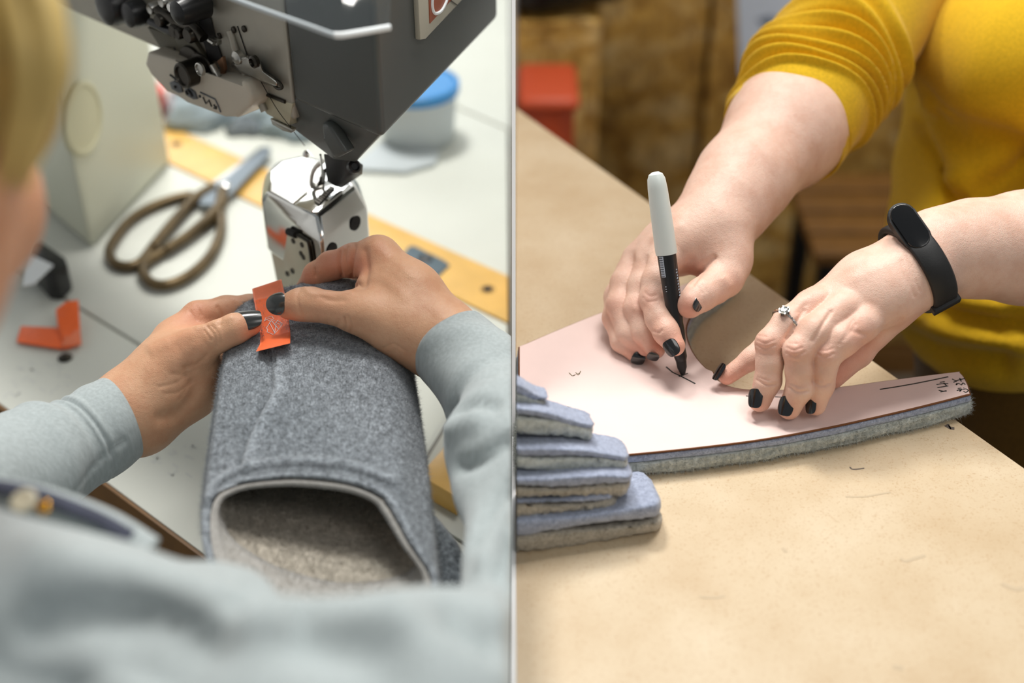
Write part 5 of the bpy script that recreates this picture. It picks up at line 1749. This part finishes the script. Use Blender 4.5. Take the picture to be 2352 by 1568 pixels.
rwf = rw if rw @ FWD < 0 else -rw
sg = 1 if (ru @ RGT) < 0 else -1
gp = on_ring(.72) ; gn = nrm(gp - rc); gp = gp + gn * .0018
lathe('setting', gp - gn * .0022, gn, [(.0012, 0), (.0028, .0012), (.0036, .003), (.0033, .003)], M['silver'], rg, 20)
lathe('stone', gp + gn * .0001, gn, [(.0004, -.001), (.0034, .0010), (.0034, .0015), (.0021, .0026), (.0001, .0027)], M['gem'], rg, 10, 10)
for i in range(5):
    q_ = on_ring(.36 - i * .15)
    o_ = nrm(q_ - rc)
    lathe('small_stone', q_ + o_ * .0009, o_, [(.0003, -.0006), (.0011, .0002), (.0006, .0008)], M['gem'], rg, 8, 10)
for k in range(6):
    a = 2 * math.pi * k / 6
    uu = nrm(np.cross(gn, RGT)); ww = np.cross(gn, uu)
    b_ = gp + (uu * math.cos(a) + ww * math.sin(a)) * .0033
    tube('prong', [b_ - gn * .0015, b_ + gn * .0020], .0005, M['silver'], rg, 6)

wbd = tag(empty('fitness_band', P(2120, 600, .90)), 'black rubber fitness band with an oval screen on the wrist', 'wristband')
# band: loop around the wrist in the plane across the forearm
wc = P(2100, 594, .905)
wd = nrm(P(2210, 557, .905) - P(2085, 625, .905))
top = nrm(P(2068, 508, .89) - wc); top = nrm(top - wd * (top @ wd))
sd = np.cross(wd, top)
if sd @ FWD > 0: sd = -sd       # sd towards the viewer
n_b = 96
gv = GHAND[0] - wc
ga = gv @ wd
gsel = np.abs(ga) < .009
gth = np.arctan2(gv[gsel] @ sd, gv[gsel] @ top)
grd = np.hypot(gv[gsel] @ sd, gv[gsel] @ top)
rad_b = np.zeros(n_b)
for i in range(n_b):
    dd = np.abs((gth - 2 * math.pi * i / n_b + math.pi) % (2 * math.pi) - math.pi)
    rad_b[i] = grd[dd < .09].max()
for _ in range(6):
    rad_b = (rad_b + np.roll(rad_b, 1) + np.roll(rad_b, -1)) / 3
rad_b += .0007
r_at = lambda a: float(np.interp(a % (2 * math.pi), np.arange(n_b + 1) * 2 * math.pi / n_b, np.append(rad_b, rad_b[0])))
V, F = [], []
for i in range(n_b):
    a = 2 * math.pi * i / n_b
    dirv = top * math.cos(a) + sd * math.sin(a)
    c_ = wc + dirv * rad_b[i]
    hw = .0088
    for s_, r_ in ((-1, -.002), (-1, .0012), (-.85, .0021), (.85, .0021), (1, .0012), (1, -.002)):
        V.append(c_ + wd * hw * s_ + dirv * r_)
for i in range(n_b):
    k = (i + 1) % n_b
    for j in range(6):
        F.append((i * 6 + j, i * 6 + (j + 1) % 6, k * 6 + (j + 1) % 6, k * 6 + j))
mesh('strap', V, F, M['soft_black'], wbd)
# capsule with screen
a0, an = math.radians(16), math.radians(42)
capn = nrm(top * math.cos(an) + sd * math.sin(an)); capt = nrm(-top * math.sin(an) + sd * math.cos(an))
capc = wc + (top * math.cos(a0) + sd * math.sin(a0)) * (r_at(a0) + .0012)


def stadium(c, L, W, n=14):
    pts = []
    for i in range(n):
        a = math.pi * i / (n - 1) - math.pi / 2
        pts.append(c + capt * (L / 2 - W / 2 + W / 2 * math.cos(a)) + wd * (W / 2 * math.sin(a)))
    for i in range(n):
        a = math.pi * i / (n - 1) + math.pi / 2
        pts.append(c + capt * (-(L / 2 - W / 2) + W / 2 * math.cos(a)) + wd * (W / 2 * math.sin(a)))
    return pts


prism('capsule_rim', stadium(capc + capn * .0066, .038, .0190), -capn * .0075, M['soft_black'], wbd, .0014, 3)
prism('screen', stadium(capc + capn * .0082, .0345, .0158), -capn * .002, M['band_glass'], wbd, .0009, 3)
a1 = math.radians(132)
kpc = wc + (top * math.cos(a1) + sd * math.sin(a1)) * r_at(a1)
kpn = nrm(top * math.cos(a1) + sd * math.sin(a1)); kpt = nrm(-top * math.sin(a1) + sd * math.cos(a1))
prism('keeper_loop', [kpc + kpn * .0046 + wd * a * .0104 + kpt * b for a, b in ((-1, -.0036), (1, -.0036), (1, .0036), (-1, .0036))], -kpn * .0075, M['soft_black'], wbd, .0012, 3)

# ------------------------------------------------------------------ stack of felt pieces at the near left
grp = 'felt pieces stacked on the cutting bench'
specs = [  # front face corners left-top, right-top, right-bottom, left-bottom as seen, distance left and right, felt share, depth, label, fleece
    ((1184, 1196), (1524, 1156), (1530, 1224), (1184, 1275), .581, .6005, .48, .055, 'lowest felt piece of the stack, longest, with shaggy fleece underside', 'lining'),
    ((1184, 1150), (1412, 1140), (1430, 1172), (1184, 1190), .586, .602, .22, .050, 'thin cream-edged felt piece, second from bottom of the stack', 'lining'),
    ((1184, 1094), (1460, 1094), (1448, 1138), (1184, 1148), .590, .606, .46, .040, 'felt piece with smooth blue face and cream edge, third from bottom of the stack', 'lining'),
    ((1184, 1024), (1450, 1046), (1444, 1084), (1184, 1082), .600, .618, .34, .034, 'blue-grey felt piece with white fleece edge, third from top of the stack', 'fleece'),
    ((1184, 936), (1368, 972), (1362, 1014), (1184, 994), .612, .628, .28, .026, 'blue-grey felt piece with blunt end, second from top of the stack', 'fleece'),
    ((1184, 884), (1262, 912), (1250, 940), (1184, 936), .622, .632, .40, .020, 'short topmost felt piece of the stack', 'fleece')]


def at_y(px, py, y):
    r = ray(px, py)
    return CAM + r * (y / r[1])


def slab(name, c4, back, mat, parent, seed, rough):
    # c4: front corners lt, rt, rb, lb in space; swept back with rounded edges
    r_ = np.random.RandomState(seed)
    nx, ns = 34, 24
    lt, rt, rb, lb = c4
    V, F = [], []
    for i in range(nx):
        u = i / (nx - 1)
        end = 1 - max(0, (u - .93) / .07) ** 2 * .35
        t_, b_ = lt + (rt - lt) * u, lb + (rb - lb) * u
        t_ = t_ + np.array([0, 0, .0016 * math.sin(u * 5 + seed)]); b_ = b_ + np.array([0, 0, .0012 * math.sin(u * 6 + seed * 2)])
        m_ = (t_ + b_) / 2 + back / 2
        hh = (t_ - b_) / 2
        for j in range(ns):
            a = 2 * math.pi * j / ns
            ca, sa = math.cos(a), math.sin(a)
            k = r_.normal(0, rough)
            V.append(m_ - back / 2 * math.copysign(abs(ca) ** .4, ca) * end + hh * math.copysign(abs(sa) ** .4, sa) * end + np.array([k if i == nx - 1 else 0, k, k * .6]))
    V = np.array(V); V[:, 0] = np.maximum(V[:, 0], XB + .0004)
    for i in range(nx - 1):
        for j in range(ns):
            F.append((i * ns + j, i * ns + (j + 1) % ns, (i + 1) * ns + (j + 1) % ns, (i + 1) * ns + j))
    F.append(tuple(range(ns))[::-1]); F.append(tuple((nx - 1) * ns + j for j in range(ns)))
    return mesh(name, V, F, mat, parent, True)


for i, (lt, rt, rb, lb, yl, yr, sh, dep, lab_, lin_) in enumerate(specs):
    a_, b_, c_, d_ = at_y(*lt, yl), at_y(*rt, yr), at_y(*rb, yr), at_y(*lb, yl)
    g_ = tag(empty('felt_piece', (b_ + c_) / 2), lab_, 'felt piece', grp)
    bk_ = np.array([-.1, 1.0, -.34]) * dep
    m1, m2 = a_ + (d_ - a_) * sh, b_ + (c_ - b_) * sh
    slab('felt_side', (a_, b_, m2, m1), bk_, M['felt_blue'], g_, 40 + i, .0002)
    slab('fleece_side', (m1 - (0, 0, .0002), m2 - (0, 0, .0002), c_, d_), bk_, M[lin_], g_, 20 + i, .0005)

# ------------------------------------------------------------------ background of the right bay
ob = tag(empty('board_cabinet', (0.6, 2.1, 0)), 'low strand-board cabinet with worn panels behind the cutting bench', 'cabinet')
YB = 2.05
for (x0, x1, z0, z1, dy) in ((.006, .325, .0, .92, .03), (.33, 1.02, .40, .92, 0), (.33, 1.02, .0, .395, .012), (1.025, 1.75, .0, .92, .008)):
    box('panel', (x0, YB + dy, z0), (x1, YB + dy + .02, z1), M['osb'], ob, .002)
box('back_frame', (.006, YB + .06, 0), (1.75, YB + .40, .90), M['wood_edge'], ob)
ps = tag(empty('drawing_sheet', (0.75, YB - .002, .6)), 'pale blue printed drawing sheet pinned to the strand-board cabinet', 'sheet')
yb = lambda px, py, y: CAM + ray(px, py) * (y / ray(px, py)[1])
prism('sheet', [yb(px, py, YB - .003) for px, py in ((1690, -80), (1700, 172), (1845, 205), (1880, -60))], (0, .001, 0), M['paper_blue'], ps)
prism('printed_patch', [yb(px, py, YB - .0034) for px, py in ((1738, 44), (1752, 62), (1782, 62), (1792, 48), (1770, 36))], (0, .0003, 0), M['grey_blob'], ps)
rd = tag(empty('red_crate', (0.05, 1.6, 0)), 'blurred red plastic crate standing beyond the bench at the far left', 'crate')
RX0, RX1, RY0, RY1, RZ0, RZ1 = .008, .088, 1.66, 1.78, .40, .742
box('crate_body', (RX0, RY0, RZ0), (RX1, RY1, RZ1), M['orange_red'], rd, .03)
box('crate_rim', (RX0 - .003 + .003, RY0 - .006, RZ1 - .02), (RX1 + .006, RY1 + .006, RZ1 + .004), M['orange_red'], rd, .012)
box('crate_stand', (RX0, RY0 + .01, 0), (RX1 - .01, RY1 - .01, RZ0), M['wood_edge'], rd, .003)
bg_ = tag(empty('black_bag', (0.06, 1.98, 0)), 'dark bag slumped against the strand-board cabinet, upper left', 'bag')
bf = Field((.006, 1.80, .73), (.36, 2.06, 1.05), .008)
bf.group([(np.array([.04, 1.93, .82]), np.array([.14, 1.94, .83]), .055, .05), (np.array([.14, 1.94, .84]), np.array([.24, 1.95, .87]), .04, .05)], .03, .001)
Vg, Qg = bf.surface()
Vg[:, 0] = np.maximum(Vg[:, 0], .006)
quad_mesh('bag_body', Vg, Qg, M['black_plastic'], bg_)
tube('bag_handle', spline([np.array(p) for p in ((.06, 1.93, .86), (.10, 1.93, .93), (.16, 1.93, .93), (.20, 1.94, .89))], 16), .006, M['black_plastic'], bg_, 8)
bb = tag(empty('board_box', (.08, 1.95, 0)), 'tall narrow strand-board box carrying the black bag', 'box')
for (x0, x1, y0, y1) in ((.006, .135, 1.885, 1.90), (.006, .02, 1.9, 2.03), (.121, .135, 1.9, 2.03)):
    box('side_panel', (x0, y0, 0), (x1, y1, .752), M['osb'], bb, .002)
box('lid_panel', (.006, 1.885, .7525), (.135, 2.03, .766), M['osb'], bb, .002)
sl = tag(empty('slatted_stool', (.62, 1.75, 0)), 'dark slatted wooden stool with black metal legs behind the sweater', 'stool')
for (x, y) in ((.47, 1.66), (.86, 1.66), (.47, 1.84), (.86, 1.84)):
    box('leg', (x - .014, y - .014, 0), (x + .014, y + .014, .50), M['black_plastic'], sl, .002)
for i in range(4):
    box('slat', (.44, 1.62 + i * .065, .50), (.89, 1.62 + i * .065 + .055, .52), M['wood_edge'], sl, .002)
for z in (.16, .28, .40):
    box('rail', (.485, 1.65, z), (.845, 1.67, z + .05), M['wood_edge'], sl, .002)
